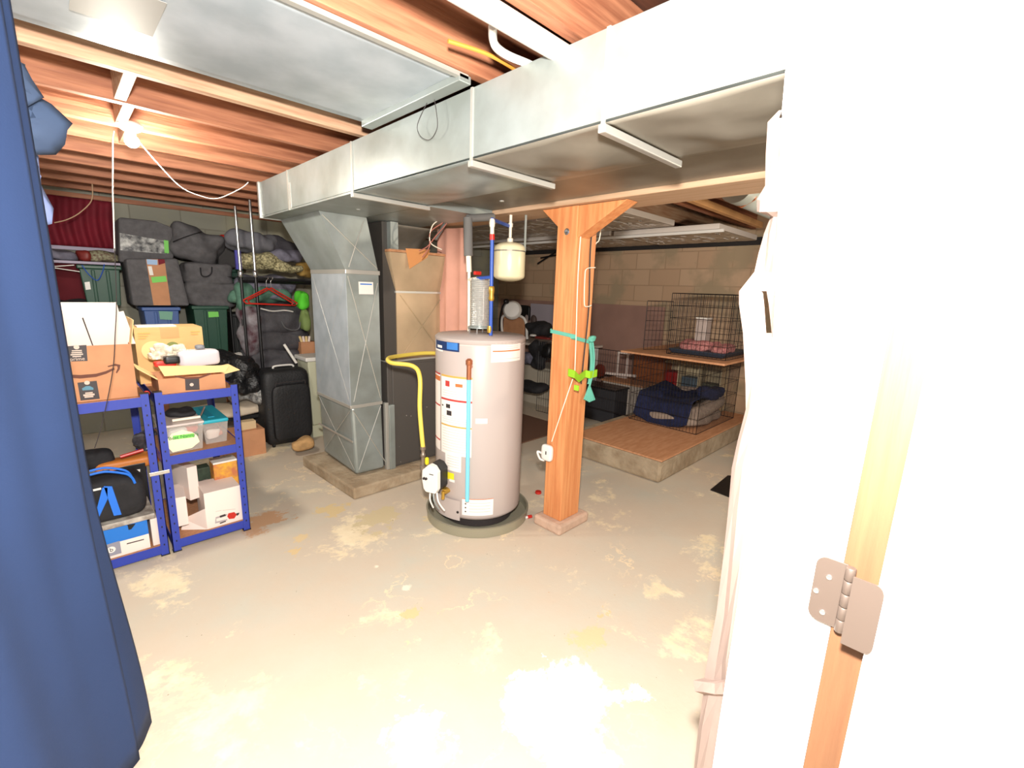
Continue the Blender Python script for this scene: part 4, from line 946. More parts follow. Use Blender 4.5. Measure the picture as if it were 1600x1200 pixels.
# left rack
lz = zBotL+.001
l0 = P(165, 850, y=2.93).x; l1 = P(232, 830, y=2.93).x
bzt = P(200, 820, y=2.93).z
t = thing('blue_white_carton', 'blue and white carton with round logo on the left unit bottom shelf', 'box', (.1, 3.05, lz))
MB().box(-.05, l1, 2.93, 3.2, lz, lz+(bzt-lz)*.5).build('lower_half', white_card, t); MB().box(-.05, l1, 2.93, 3.2, lz+(bzt-lz)*.5, bzt).build('upper_half', blue_pr, t)
MB().slab([P(*q, y=2.929) for q in ((160, 853), (187, 845), (190, 864), (163, 872))], (0, -.001, 0)).build('grey_panel', mat('panel_grey', (140, 140, 152), .6), t)
p = P(174, 859, y=2.927); MB().lathe(p, [(.007, 0), (.017, 0), (.017, .001), (.007, .001)], 20, (0, -1, 0)).build('round_logo', white, t)
text('letter', 'b', .03, p+Vector((0, -.002, 0)), darkprint, t)
text('box_print', 'Ring Doorbell', .0001, p, darkprint, t) if False else MB().slab([P(*q, y=2.929) for q in ((198, 849), (225, 842), (225, 843.4), (198, 850.6))], (0, -.0006, 0)).build('print_line', darkprint, t)
MB().slab([P(*q, y=2.929) for q in ((199, 820), (212, 818), (205, 827), (201, 828))], (0, -.001, 0)).build('cut_out', black, t)
t = qbox('white_slim_box', 'slim white printed box at the right end of the left unit bottom shelf', 234, 812, 251, 850, 2.935, .2, white_card)
tz_ = bzt+.002
t = thing('slotted_tray', 'flat grey and white plastic tray on the blue carton', 'tray', (.1, 3.05, tz_))
MB().box(-.05, .245, 2.925, 3.2, tz_, tz_+.028).build('tray', mat('tray_white', (196, 190, 180), .6, rgb2=(140, 130, 120), scale=25), t, bevel=.003)
c = MB(); p = P(220, 812, y=2.92); c.soft((p.x, 2.95, tz_+.0), (.12, .05, .02), .003, n=8); tag(c.build('orange_pad', tan_case, smooth=True), 'flat orange foam pad sticking out under the tray', 'pad') if False else None
b0_ = tz_+.03
t = thing('tool_bag', 'black tool bag with bright blue trim on the left shelving unit', 'bag', (.08, 3.05, b0_))
bt = P(190, 740, y=3.0).z
c = MB(); c.soft((.06, 3.03, (b0_+bt)/2), (.33, .20, bt-b0_), .006, e=5, n=12, seed=2); c.build('bag_body', blackcloth, t, smooth=True)
c = MB(); c.tube(bez([P(*q, y=2.925) for q in ((140, 742), (165, 737), (195, 740), (206, 746), (211, 755))]), .006, 6); c.build('blue_piping', sky_strap, t, smooth=True)
c = MB(); c.tube(bez([P(*q, y=2.94) for q in ((140, 736), (165, 731), (195, 735), (205, 744))]), .006, 6); c.build('blue_piping', sky_strap, t, smooth=True)
for a_ in (((162, 760), (175, 760), (190, 804), (178, 806)), ((160, 762), (168, 762), (168, 780), (155, 808), (148, 808))):
    MB().slab([P(*q, y=2.918) for q in a_], (0, .004, 0)).build('blue_strap', sky_strap, t)
MB().slab([P(*q, y=2.918) for q in ((140, 766), (158, 762), (158, 765), (140, 769))], (0, .004, 0)).build('white_trim', white, t)
t = qbox('drill_case', 'black case lettered in white behind the blue trimmed tool bag', 160, 735, 236, 790, 3.22, .14, black, cat='case')
MB().slab([P(*q, y=3.217) for q in ((207, 735), (219, 733), (219, 737), (207, 739))], (0, .001, 0)).build('white_print', white, t)
t = thing('orange_tool', 'orange power tool case lying on the black case', 'tool', P(200, 722, y=3.28))
c = MB(); c.soft(P(200, 722, y=3.28), (.28, .12, .07), .008, e=4, n=10, seed=5); c.build('body', tan_case, t, smooth=True)
c = MB(); c.tube([P(188, 714, y=3.22), P(224, 703, y=3.22)], .010, 8); tag(c.build('pry_bar', red_pl, smooth=True), 'red handled bar resting on the orange tool', 'bar')
c = MB(); c.soft(P(150, 716, y=3.3), (.16, .12, .10), .01, n=8, seed=6); tag(c.build('dark_pouch', blackcloth, smooth=True), 'dark pouch left of the orange tool beside the curtain', 'pouch')
c = MB(); c.soft(P(228, 690, y=3.42), (.10, .10, .12), .02, fr=20, n=8, seed=8); tag(c.build('plastic_bag', mat('smoky_bag', (70, 68, 72), .25, var=.4, scale=30), smooth=True), 'crumpled clear plastic bag behind the shelving uprights', 'bag')
t = qbox('printed_tin', 'tall narrow dark box beside the curtain edge on the left unit', 128, 695, 138, 740, 3.1, .05, black)

# =================================================================== STORAGE AT BACK LEFT
YS = 5.25
def F(px, py, y=YS): return P(px, py, y=y)
def tote(name, label, px0, py0, px1, py1, y, dep, m_, lidm=None, group='plastic totes in the storage stack', lbl=None):
    a = P(px0, py0, y=y); b = P(px1, py1, y=y); x0, x1, z0, z1 = a.x, b.x, b.z, a.z
    t = thing(name, label, 'tote', ((x0+x1)/2, y+dep/2, z0), group)
    c = MB(); d = .03
    c.hexa([Vector(q) for q in ((x0+d, y+d, z0), (x1-d, y+d, z0), (x1-d, y+dep-d, z0), (x0+d, y+dep-d, z0), (x0+.01, y+.01, z1-.03), (x1-.01, y+.01, z1-.03), (x1-.01, y+dep-.01, z1-.03), (x0+.01, y+dep-.01, z1-.03))])
    for k in (1, 2):
        xx = x0+(x1-x0)*k/3; c.hexa([Vector(q) for q in ((xx-.012, y+d-.012, z0+.02), (xx+.012, y+d-.012, z0+.02), (xx+.012, y+d, z0+.02), (xx-.012, y+d, z0+.02), (xx-.012, y-.004, z1-.04), (xx+.012, y-.004, z1-.04), (xx+.012, y+.012, z1-.04), (xx-.012, y+.012, z1-.04))])
    c.build('tub', m_, t, bevel=.006)
    MB().box(x0-.005, x1+.005, y-.006, y+dep+.006, z1-.032, z1).build('lid', lidm or m_, t, bevel=.008)
    if lbl:
        MB().slab([P(*q, y=y-.008) for q in lbl[0]], (0, .002, 0)).build('sticker', lbl[1], t)
    return t
tote('storage_tote', 'dark green plastic tote with a white tag beside the red curtain', 120, 413, 197, 478, 5.25, .42, green_bin, lbl=(((132, 441), (140, 440), (142, 452), (134, 453)), white))
tote('storage_tote', 'blue plastic tote below the dark green one, mostly behind the open carton', 124, 476, 192, 560, 5.22, .42, blue_bin)
tote('storage_tote', 'blue plastic tote under the tall grey fabric box', 222, 480, 290, 560, 5.15, .42, blue_bin, lbl=(((248, 486), (270, 487), (269, 500), (250, 499)), mat('sticker_pale', (110, 160, 140), .6)))
tote('storage_tote', 'dark green plastic tote with a lime sticker under the grey bags', 300, 478, 364, 560, 5.15, .42, green_bin, lbl=(((325, 487), (341, 487), (342, 495), (326, 496)), lime))
tote('storage_tote', 'shadowed green tote behind the garment rack poles', 352, 420, 384, 474, 5.45, .3, green_bin)
tote('storage_tote', 'black tote on the floor behind the garment rack', 360, 490, 392, 600, 5.35, .35, mat('tote_black', (36, 38, 38), .5))
def fabbox(name, label, pix, y, dep, m_, group='grey fabric storage bags'):
    t = thing(name, label, 'storage bag', sum((P(*q, y=y) for q in pix), Vector())/len(pix), group)
    MB().slab([P(*q, y=y) for q in pix], (0, dep, 0)).build('bag_body', m_, t, bevel=.02); return t
t = fabbox('storage_bag', 'grey fabric storage bag with a long clear window at the top of the stack', ((185, 339), (244, 345), (270, 356), (272, 405), (186, 410)), 5.30, .38, greybag)
cw = mat('window_contents', (190, 190, 186), .2, rgb2=(24, 26, 34), scale=22)
MB().slab([P(*q, y=5.296) for q in ((187, 364), (262, 377), (262, 397), (188, 391))], (0, .003, 0)).build('clear_window', cw, t)
MB().slab([P(*q, y=5.293) for q in ((256, 375), (263, 376), (264, 396), (257, 395))], (0, .003, 0)).build('green_tag', lime, t)
t = fabbox('storage_bag', 'tall grey fabric box with a cardboard-filled clear window', ((196, 404), (278, 404), (297, 478), (208, 478)), 5.12, .45, greybag)
MB().slab([P(*q, y=5.116) for q in ((228, 405), (257, 405), (267, 477), (240, 477))], (0, .003, 0)).build('clear_window', card, t)
MB().slab([P(*q, y=5.112) for q in ((229, 405), (246, 406), (246, 414), (230, 413))], (0, .003, 0)).build('blue_packet', mat('packet', (150, 180, 215), .5), t)
MB().slab([P(*q, y=5.112) for q in ((247, 405), (257, 405), (258, 411), (248, 414))], (0, .003, 0)).build('red_packet', maroon, t)
MB().slab([P(*q, y=5.112) for q in ((231, 416), (237, 416), (240, 430), (234, 430))], (0, .003, 0)).build('white_paper', white, t)
MB().slab([P(*q, y=5.110) for q in ((236, 433), (259, 431), (261, 440), (238, 442))], (0, .003, 0)).build('green_tag', lime, t)
def softbag(name, label, px, py, size, y, m_, rx=0, ry=0, seed=1, amp=.02, e=5, group='grey fabric storage bags', cat='storage bag'):
    c = MB(); c.soft(P(px, py, y=y), size, amp, fr=7, e=e, n=14, seed=seed, T=(Matrix.Rotation(ry, 3, 'Y') @ Matrix.Rotation(rx, 3, 'X')), flat=False)
    t = thing(name, label, cat, P(px, py, y=y), group); c.build('bag_body', m_, t, smooth=True); return t
t = softbag('storage_bag', 'slumped dark grey bag tilted on top of the right pile', 304, 384, (.40, .35, .30), 5.42, greybag, ry=.28, seed=3, amp=.03)
c = MB(); c.tube(bez([P(*q, y=5.22) for q in ((270, 378), (290, 370), (315, 362))]), .004, 6); c.build('zip', black, t)
t = softbag('storage_bag', 'grey fabric bag with looped handle in the middle of the right pile', 322, 428, (.40, .35, .20), 5.38, greybag, seed=5, amp=.012, e=8)
c = MB(); c.tube(bez([P(*q, y=5.18) for q in ((313, 418), (315, 430), (323, 432), (330, 427), (331, 417))]), .006, 6); c.build('handle', blackcloth, t, smooth=True)
t = softbag('storage_bag', 'wrinkled grey fabric bag resting on the green tote with lime sticker', 326, 460, (.42, .35, .23), 5.38, greybag, seed=8, amp=.025, e=8)
t = fabbox('storage_bag', 'plain charcoal fabric box behind the garment rack', ((338, 383), (371, 386), (374, 418), (343, 420)), 5.40, .3, mat('charcoal', (64, 62, 62), .9))
gadget('red_toy', 'red item lying on the charcoal box', 'toy', 352, 373, (.12, .08, .08), 5.45, red_pl, e=3)
gadget('dark_red_bag', 'dark red bag piled on the charcoal box', 'bag', 341, 378, (.10, .2, .12), 5.5, maroon, e=3)
# red curtain over window, ledge, papers
t = thing('red_curtain', 'dark red curtain covering the high window at the far left', 'curtain', (.2, yW-.06, 1.75))
a = P(40, 300, y=yW-.05).x; b = P(176, 330, y=yW-.05).x
zt_ = 2.155; zb_ = P(120, 385, y=yW-.05).z
MB().grid(lambda u, v: Vector((a+(b-a)*u, yW-.05+.02*math.sin(u*38+1.5*math.sin(v*3))*(.6+.4*v), zt_+(zb_-zt_)*v)), 80, 12).build('fabric', maroon, t, smooth=True, solid=.003)
struct(MB().box(a-.1, b+.02, yW-.12, yW-.001, zb_-.035, zb_-.005).build('trim_4', sill))
c = MB(); p0 = P(70, 410, y=5.45); p1 = P(185, 412, y=5.45)
MB_ = MB().box(p0.x-.2, p1.x, 5.30, 5.62, P(130, 409, y=5.45).z-.02, P(130, 409, y=5.45).z).build('storage_board', sill); tag(MB_, 'pale shelf board under the red curtain holding papers', 'shelf board')
zb2 = P(130, 409, y=5.45).z
for k, (px, m_, lb) in enumerate(((95, folded, 'grey folded cloth on the board under the red curtain'), (130, mat('red_tin', (120, 36, 30), .5), 'small dark red box on the board under the red curtain'), (160, mat('leafy_decor', (150, 150, 120), .7, rgb2=(90, 60, 50), scale=50), 'patterned green and white wrap on the board under the red curtain'))):
    c = MB(); p = P(px, 400, y=5.42); c.soft((p.x, 5.42, zb2+.045), (.22 if k != 1 else .08, .18, .085), .015, n=8, fr=12, seed=k); tag(c.build(('folded_cloth', 'small_box', 'gift_wrap')[k], m_, smooth=True), lb, ('cloth', 'box', 'wrap')[k])
for k, (q, lb) in enumerate((((92, 416), 'white paper sheet sticking out above the lower red cloth'), ((100, 421), 'second white sheet tucked below the first paper'))):
    p = P(*q, y=5.26); T = Matrix.Translation(p) @ Matrix.Rotation(-.15+.3*k, 4, 'Y'); tag(MB().box(-.06, .09, -.1, .05, -.003, .003, T).build('paper_sheet', white, bevel=.001), lb, 'paper')
t = thing('red_cloth', 'dark red cloth bundle low behind the blue curtain', 'cloth', P(105, 450, y=5.5)); c = MB(); c.soft(P(100, 446, y=5.5), (.36, .2, .42), .03, n=12, seed=4); c.build('bundle', mat('dark_red', (90, 14, 26), .9), t, smooth=True)
c = MB(); c.soft(P(110, 486, y=5.4), (.26, .25, .20), .03, n=10, seed=14); tag(c.build('dark_bundle', blackcloth, smooth=True), 'black cloth bundle under the dark red cloth', 'bundle')
c = MB(); c.tube(bez([P(*q, y=5.2) for q in ((128, 414), (138, 428), (152, 438), (160, 425), (163, 413))]), .004, 6); tag(c.build('drawstring', pipe_blue, smooth=True), 'thin blue cord draped over the dark green tote', 'cord')
t = thing('storage_table', 'wooden table edge holding up the stacked totes', 'table', (.8, 5.4, 0))
zt_ = P(330, 560, y=5.15).z-.003
MB().box(.30, 1.28, 5.12, 5.72, zt_-.03, zt_).build('table_top', ply, t)
for x in (.62, 1.24):
    for y in (5.16, 5.66): MB().box(x-.02, x+.02, y-.02, y+.02, 0, zt_-.03).build('leg', joist_m, t)
# ---- black wire shelf with clothes behind the supply duct
t = thing('black_shelf', 'black wire shelf holding piled clothes behind the garment rack', 'shelf', (1.8, 4.95, 0))
sA = P(372, 432, y=4.85); sB = P(482, 437, y=4.85); zsh = sA.z
c = MB(); 
for k in range(24): c.box(sA.x, 2.3, 4.85+k*.018, 4.854+k*.018, zsh-.004, zsh)
c.build('wire_shelf', black, t); MB().box(sA.x, 2.3, 4.842, 4.85, zsh-.035, zsh).build('shelf_rail', black, t)
c = MB(); zh = P(420, 441, y=4.8).z; c.tube([Vector((sA.x, 4.82, zh)), Vector((2.3, 4.82, zh))], .012, 8); c.build('hanging_rail', black, t, smooth=True)
for x in (sA.x+.01, 2.28):
    for y in (4.86, 5.26):
        c = MB(); c.tube([Vector((x, y, 0)), Vector((x, y, zsh+.05))], .011, 8); c.build('leg', black, t)
def heap(name, label, cat, px, py, size, y, m_, seed, rz=0, e=3, amp=.03):
    c = MB(); c.soft(P(px, py, y=y), size, amp, fr=8, e=e, n=14, seed=seed, rz=rz, flat=False); return tag(c.build(name, m_, smooth=True), label, cat)
heap('grey_jacket', 'grey crumpled jacket on top of the black shelf', 'jacket', 392, 379, (.42, .3, .16), 5.02, mat('jacket', (104, 104, 110), .9, bump=.4, bscale=14), 1)
heap('dark_jacket', 'dark folded coat on top of the black shelf', 'coat', 432, 388, (.50, .3, .18), 5.08, mat('coat_dark', (60, 58, 64), .9, bump=.4, bscale=14), 2)
heap('grey_sweater', 'light grey sweater spilling over the patterned cushion', 'sweater', 440, 402, (.34, .2, .10), 4.93, folded, 3)
heap('patterned_cushion', 'cream patterned cushion at the front of the black shelf', 'cushion', 408, 408, (.42, .22, .13), 4.93, floral, 4, e=3)
heap('patterned_cushion', 'smaller patterned cushion right of the first one on the shelf', 'cushion', 447, 418, (.30, .2, .09), 4.93, floral, 6, e=3)
heap('yellow_cloth', 'yellow cloth at the right end of the black shelf', 'cloth', 475, 420, (.14, .2, .16), 5.0, mat('mustard', (170, 136, 70), .9), 7)
p = P(372, 403, y=4.8); tag(MB().box(p.x-.02, p.x+.025, 4.80, 4.83, P(374, 421, y=4.8).z, P(370, 391, y=4.8).z).build('purple_carton', mat('purple_pack', (70, 66, 160), .5)), 'narrow purple carton standing at the left end of the shelf', 'carton')
heap('folded_clothes', 'grey folded clothes below the black shelf', 'clothes', 415, 447, (.50, .3, .20), 5.0, folded, 9, e=4)
heap('folded_clothes', 'green folded clothes under the grey ones', 'clothes', 408, 462, (.55, .3, .14), 4.98, folded_g, 10, e=4)
heap('green_jacket', 'green sleeve hanging at the left of the folded clothes', 'jacket', 384, 470, (.12, .2, .36), 4.9, folded_g, 11)
heap('duffel_bag', 'large black duffel bag, topmost of the pile behind the garment rack', 'bag', 430, 497, (.62, .35, .30), 4.95, duffel, 12, e=4, amp=.02)
heap('duffel_bag', 'black duffel bag, middle of the pile behind the garment rack', 'bag', 430, 531, (.60, .35, .24), 4.95, duffel, 13, e=4, amp=.02)
heap('duffel_bag', 'black duffel bag, lowest of the pile behind the suitcase', 'bag', 428, 562, (.60, .35, .26), 4.95, duffel, 15, e=4, amp=.02)
heap('duffel_bag', 'black duffel bag standing upright on the floor under the pile', 'bag', 430, 612, (.58, .36, .55), 5.0, duffel, 16, e=5, amp=.02)
heap('patchwork_cloth', 'mixed maroon and white cloth at the left side of the duffel pile', 'cloth', 391, 515, (.16, .2, .50), 4.85, mat('patchwork', (150, 146, 150), .9, rgb2=(70, 34, 44), scale=9), 17)
heap('green_shirt', 'bright lime green shirt beside the supply duct', 'shirt', 474, 467, (.10, .15, .16), 4.75, mat('shirt_lime', (90, 210, 50), .8), 18)
heap('olive_bag', 'olive fabric bag beside the supply duct', 'bag', 477, 500, (.08, .1, .22), 4.7, mat('olive', (120, 140, 80), .8), 19)
c = MB(); c.tube(bez([P(*q, y=4.74) for q in ((407, 482), (425, 486), (445, 485), (458, 487))]), .007, 6); tag(c.build('white_strap', white, smooth=True), 'white reflective strap along the top of the upper duffel bag', 'strap')
c = MB(); c.tube(bez([P(*q, y=4.70) for q in ((440, 502), (446, 512), (458, 516), (467, 513), (469, 503))]), .007, 6); tag(c.build('bag_handle', mat('handle_grey', (90, 90, 92), .6), smooth=True), 'dark carry handle on the front of the upper duffel bag', 'handle')
# garment rack poles
t = thing('garment_rack', 'chrome and black two pole garment rack in front of the shelf', 'garment rack', (1.4, 4.45, 0))
def pole(pxs, y, r=.012):
    (a, b, c_) = pxs
    pa_, pb, pc_ = P(*a, y=y), P(*b, y=y), P(*c_, y=y)
    m1 = MB(); m1.tube([Vector((pb.x, y, pb.z)), Vector((pb.x, y, min(ZJ-.003, pa_.z)))], r, 10); m1.build('upper_pole', chrome, t, smooth=True)
    m2 = MB(); m2.tube([Vector((pb.x, y, 0)), Vector((pb.x, y, pb.z))], r*1.15, 10); m2.build('lower_pole', black, t, smooth=True)
    m3 = MB(); m3.lathe(Vector((pb.x, y, pb.z)), [(r*1.2, -.03), (r*1.7, -.02), (r*1.7, .02), (r*1.2, .03)], 12); m3.build('collar', chrome, t, smooth=True)
pole(((388, 312), (399, 428), (412, 590)), 4.66); pole(((364, 322), (376, 428), (388, 560)), 4.70, .011)
pb = P(400, 432, y=4.66)
c = MB(); c.tube([Vector((pb.x, 4.66, pb.z-.03)), Vector((pb.x+.55, 4.66, pb.z-.03))], .010, 8); c.build('cross_rail', black, t, smooth=True)
# hangers
def hanger(dy, label, sh=0):
    y = 4.60+dy; t = thing('clothes_hanger', label, 'hanger', P(417+sh, 455, y=y), 'red clothes hangers')
    c = MB(); c.tube([P(*q, y=y) for q in ((380+sh, 469), (417+sh, 450), (458+sh, 474), (454+sh, 477), (384+sh, 474), (380+sh, 469))], .007, 6); c.build('frame', red_pl, t, smooth=True)
    c = MB(); c.tube(bez([P(*q, y=y) for q in ((417+sh, 450), (416+sh, 440), (419+sh, 434), (411+sh, 432))]), .003, 6); c.build('hook', chrome, t, smooth=True)
hanger(0, 'red plastic hanger, front one on the garment rack'); hanger(.05, 'red plastic hanger, hanging just behind the front one', 7)
# suitcase
sg = P(452, 690, y=4.27); s0_ = P(422, 600, y=4.25); s1_ = P(478, 600, y=4.25)
t = thing('suitcase', 'upright black fabric suitcase standing in front of the duffel bags', 'suitcase', (1.47, 4.4, 0))
zt_ = P(445, 578, y=4.30).z
c = MB(); c.soft((1.41, 4.43, zt_/2+.01), (.40, .30, zt_-.02), .003, e=9, n=14, seed=2); c.build('shell', mat('suitcase_black', (24, 24, 26), .6, bump=.2, bscale=60), t, smooth=True)
c = MB(); c.soft((1.43, 4.27, zt_/2-.03), (.33, .06, zt_-.2), .002, e=8, n=12, seed=5); c.build('front_pocket', mat('suitcase_black', (0, 0, 0)), t, smooth=True)
c = MB(); c.tube(bez([Vector((1.34, 4.43, zt_-.005)), Vector((1.36, 4.43, zt_+.02)), Vector((1.50, 4.43, zt_+.02)), Vector((1.52, 4.43, zt_-.005))]), .009, 6); c.build('handle', white, t, smooth=True)
c = MB(); c.tube(bez([Vector((1.30, 4.262, .12)), Vector((1.30, 4.262, zt_-.15)), Vector((1.34, 4.262, zt_-.11)), Vector((1.52, 4.262, zt_-.11)), Vector((1.56, 4.262, zt_-.15)), Vector((1.56, 4.262, .12))]), .004, 5); c.build('zip', chrome if False else darkprint, t)
for x in (1.27, 1.59):
    for yy in (4.33, 4.53): MB().lathe((x-.01, yy, .022), [(.001, 0), (.022, 0), (.022, .02), (.001, .02)], 12, (1, 0, 0)).build('wheel', black, t, smooth=True)
# trash bin
t = thing('trash_bin', 'cream plastic bin with flip lid beside the supply duct', 'bin', (1.72, 4.45, 0))
zt_ = P(473, 566, y=4.35).z
MB().hexa([Vector(q) for q in ((1.66, 4.40, .12), (1.84, 4.40, .12), (1.84, 4.58, .12), (1.66, 4.58, .12), (1.62, 4.34, zt_), (1.90, 4.34, zt_), (1.90, 4.62, zt_), (1.62, 4.62, zt_))]).build('bin_body', mat('bin_cream', (200, 200, 172), .5), t, bevel=.01)
MB().box(1.65, 1.85, 4.39, 4.59, .0, .12).build('bin_base', mat('bin_cream', (0, 0, 0)), t)
MB().box(1.60, 1.92, 4.33, 4.63, zt_, zt_+.04).build('rim', white, t, bevel=.01)
a, b = P(444, 538, y=4.33), P(463, 567, y=4.33); c = MB(); c.tube([a, b], .012, 8); c.build('raised_lid_arm', white, t, smooth=True)
t = thing('scrap_box', 'cardboard box of rolled papers beside the supply duct', 'box', P(478, 560, y=4.75))
a, b = P(470, 535, y=4.72), P(496, 562, y=4.72); MB().box(a.x, b.x, 4.72, 4.9, b.z, a.z).build('box_body', card, t)
for k in range(4): c = MB(); p = P(472+3.5*k, 536, y=4.76); c.tube([p, p+Vector((-.02+.01*k, 0, .07))], .012, 7); c.build('paper_roll', white_card if k % 2 else card_in, t, smooth=True)
heap('brown_paper_bag', 'crumpled brown paper bag on the floor by the suitcase', 'bag', 472, 693, (.20, .14, .09), 4.0, straw, 21, e=3, amp=.02).location.z += .0
# bench with cushion, small carton
t = thing('cushioned_bench', 'low bench with a cream cushion behind the blue shelving', 'bench', (1.1, 4.65, 0))
zc = P(395, 640, y=4.5).z
c = MB(); c.soft((1.0, 4.62, zc+.0), (.60, .30, .10), .01, e=4, n=12, seed=3); c.build('cushion', mat('cushion_cream', (206, 190, 168), .9), t, smooth=True)
MB().box(.72, 1.30, 4.49, 4.75, zc-.075, zc-.045).build('seat_board', black, t)
for x in (.73, 1.28):
    for y in (4.50, 4.73): MB().box(x-.012, x+.012, y-.012, y+.012, 0, zc-.075).build('leg', pipe_white if x > 1 and y < 4.6 else black, t)
a, b = P(383, 672, y=4.30), P(412, 708, y=4.30)
t = carton('small_floor_carton', 'small brown carton on the floor beside the blue shelving', .85, b.x, 4.22, 4.42, 0.001, P(398, 672, y=4.22).z, card, filled=True)
MB().box(1.0, b.x-.05, 4.27, 4.35, P(398, 672, y=4.22).z+.001, P(398, 672, y=4.22).z+.07).build('inner_box', mat('box_tan', (206, 180, 140), .7), t)
heap('garbage_bag', 'shiny black garbage bag heaped behind the small open carton', 'bag', 356, 580, (.34, .35, .34), 4.6, mat('bin_bag', (24, 24, 26), .38, bump=1, bscale=25), 22, e=3, amp=.04)
heap('garbage_bag', 'second black bag with brown paper edge right of the first', 'bag', 378, 592, (.26, .3, .32), 4.5, mat('bin_bag', (0, 0, 0)), 23, e=3, amp=.04)
heap('clear_wrap', 'silvery clear plastic sheet bundled above the bench', 'wrap', 388, 614, (.34, .2, .14), 4.5, mat('silver_wrap', (160, 160, 156), .15, bump=1, bscale=30, rgb2=(90, 88, 88), scale=30), 24, e=3, amp=.05)
heap('white_pillow', 'white pillow end behind the black bags', 'pillow', 372, 570, (.12, .2, .22), 4.9, white, 25)

# =================================================================== LIGHT BULB, pull cord, wires
bp_ = P(203, 196, y=3.02)
t = thing('ceiling_bulb', 'bare glowing light bulb in a white socket under the joists', 'light bulb', (bp_.x, 3.02, ZJ-.02))
bz_ = min(bp_.z, ZJ-.07)
bx_ = bp_.x
MB().lathe(Vector((bx_, 3.02, bz_+.05)), [(.045, .03), (.05, .02), (.04, .0), (.022, -.01), (.02, -.02)], 20).build('socket', white, t, smooth=True)
prof = [(max(.001, .03*math.sin(k*math.pi/10)), -.03*math.cos(k*math.pi/10)) for k in range(10)]+[(.014, .045)]
MB().lathe(Vector((bx_, 3.02, bz_)), prof, 20).build('bulb', mat('bulb_glow', (255, 248, 230), .3, emit=30), t, smooth=True)
point('bulb_light', (bx_, 3.02, bz_-.045), 60, (1.0, .94, .82), .05)
zb_ = P(180, 392, y=2.95).z
c = MB(); c.tube([Vector((P(176, 215, y=2.95).x, 2.95, P(176, 215, y=2.95).z)) if False else P(178, 205, y=3.06), P(176, 215, y=2.95), P(176, 300, y=2.95), P(179, 392, y=2.95)], .003, 6); tag(c.build('pull_cord', white, smooth=True), 'long white pull cord hanging from the ceiling bulb', 'pull cord')
c = MB(); c.tube(bez([P(*q, y=3.1) for q in ((212, 215), (240, 248), (280, 290), (310, 305), (340, 310), (375, 295), (388, 285))]), .0025, 6); tag(c.build('lamp_wire', white, smooth=True), 'sagging thin white wire from the bulb towards the duct', 'wire')
c = MB(); c.tube(bez([P(*q, y=3.4) for q in ((184, 120), (160, 138), (130, 148), (100, 150))]), .0025, 6); tag(c.build('joist_wire', mat('wire_tan', (180, 150, 120), .5), smooth=True), 'thin tan wire looping between joists near the curtain', 'wire')
c = MB(); c.tube(bez([P(*q, y=5.1) for q in ((85, 348), (105, 343), (125, 332), (143, 313))]+[Vector((P(146, 300, y=5.1).x, 5.11, ZJ))]), .004, 6); tag(c.build('curtain_wire', mat('wire_tan', (0, 0, 0)), smooth=True), 'thin wire drooping across the red curtain', 'wire')
c = MB(); c.tube(bez([P(*q, y=2.7) for q in ((179, 388), (182, 470), (180, 520), (176, 580), (160, 660), (148, 700))]), .0018, 5); tag(c.build('dark_thread', darkprint, smooth=True), 'thin dark thread hanging in front of the shipping carton', 'thread')

# =================================================================== RIGHT REAR: plinth, crates
px0_, py0_, py1_ = 3.27, 1.57, 5.7
t = thing('concrete_plinth', 'raised concrete plinth topped with plywood under the dog crates', 'plinth', (4.3, 2.0, 0))
MB().box(px0_, xW-.04, py0_, 2.55, 0, .185).build('plinth_body', concrete, t, bevel=.02)
MB().box(px0_-.005, xW-.05, py0_-.01, 2.45, .186, .20).build('plywood_top', ply, t, bevel=.004)
tag(MB().box(2.75, 3.9, 2.95, 4.6, .0, .012).build('brown_mat', mat('mat_brown', (110, 78, 60), .9), bevel=.003), 'brown floor mat behind the water heater', 'mat')
p = [P(*q, z=.002) for q in ((1110, 766), (1137, 744), (1150, 745), (1150, 779), (1139, 777))]
tag(MB().slab(p, (0, 0, .008)).build('black_mat', black), 'black rubber mat on the floor near the torn wall edge', 'mat')
def wirepanel(o, du, dv, nu, nv, name, parent, r=.002):
    mb = MB(); o = Vector(o); du = Vector(du); dv = Vector(dv)
    for i in range(nu+1): mb.tube([o+du*i/nu, o+du*i/nu+dv], r if 0 < i < nu else r*1.8, 4)
    for j in range(nv+1): mb.tube([o+dv*j/nv, o+dv*j/nv+du], r*1.2 if 0 < j < nv else r*1.8, 4)
    return mb.build(name, wire_b, parent)
def crate(label, x0, x1, y0, y1, z0, z1, dens=.032, open_front=False):
    t = thing('dog_crate', label, 'dog crate', ((x0+x1)/2, (y0+y1)/2, z0), 'folding wire dog crates')
    nx, ny = int((x1-x0)/dens), int((y1-y0)/dens); nz = 5
    wirepanel((x0, y0, z0), (0, y1-y0, 0), (0, 0, z1-z0), ny, nz, 'front_panel', t); wirepanel((x1, y0, z0), (0, y1-y0, 0), (0, 0, z1-z0), ny, nz, 'back_panel', t)
    wirepanel((x0, y0, z0), (x1-x0, 0, 0), (0, 0, z1-z0), nx, nz, 'side_panel', t); wirepanel((x0, y1, z0), (x1-x0, 0, 0), (0, 0, z1-z0), nx, nz, 'side_panel', t)
    wirepanel((x0, y0, z1), (x1-x0, 0, 0), (0, y1-y0, 0), nx//2, nz, 'top_panel', t)
    return t
crx0, cry0, cry1 = 4.16, 1.68, 2.40
czt = P(1105, 556, x=crx0).z; czt = .90
crate('large black wire dog crate on the plywood plinth', crx0, 5.10, cry0, cry1, .203, czt)
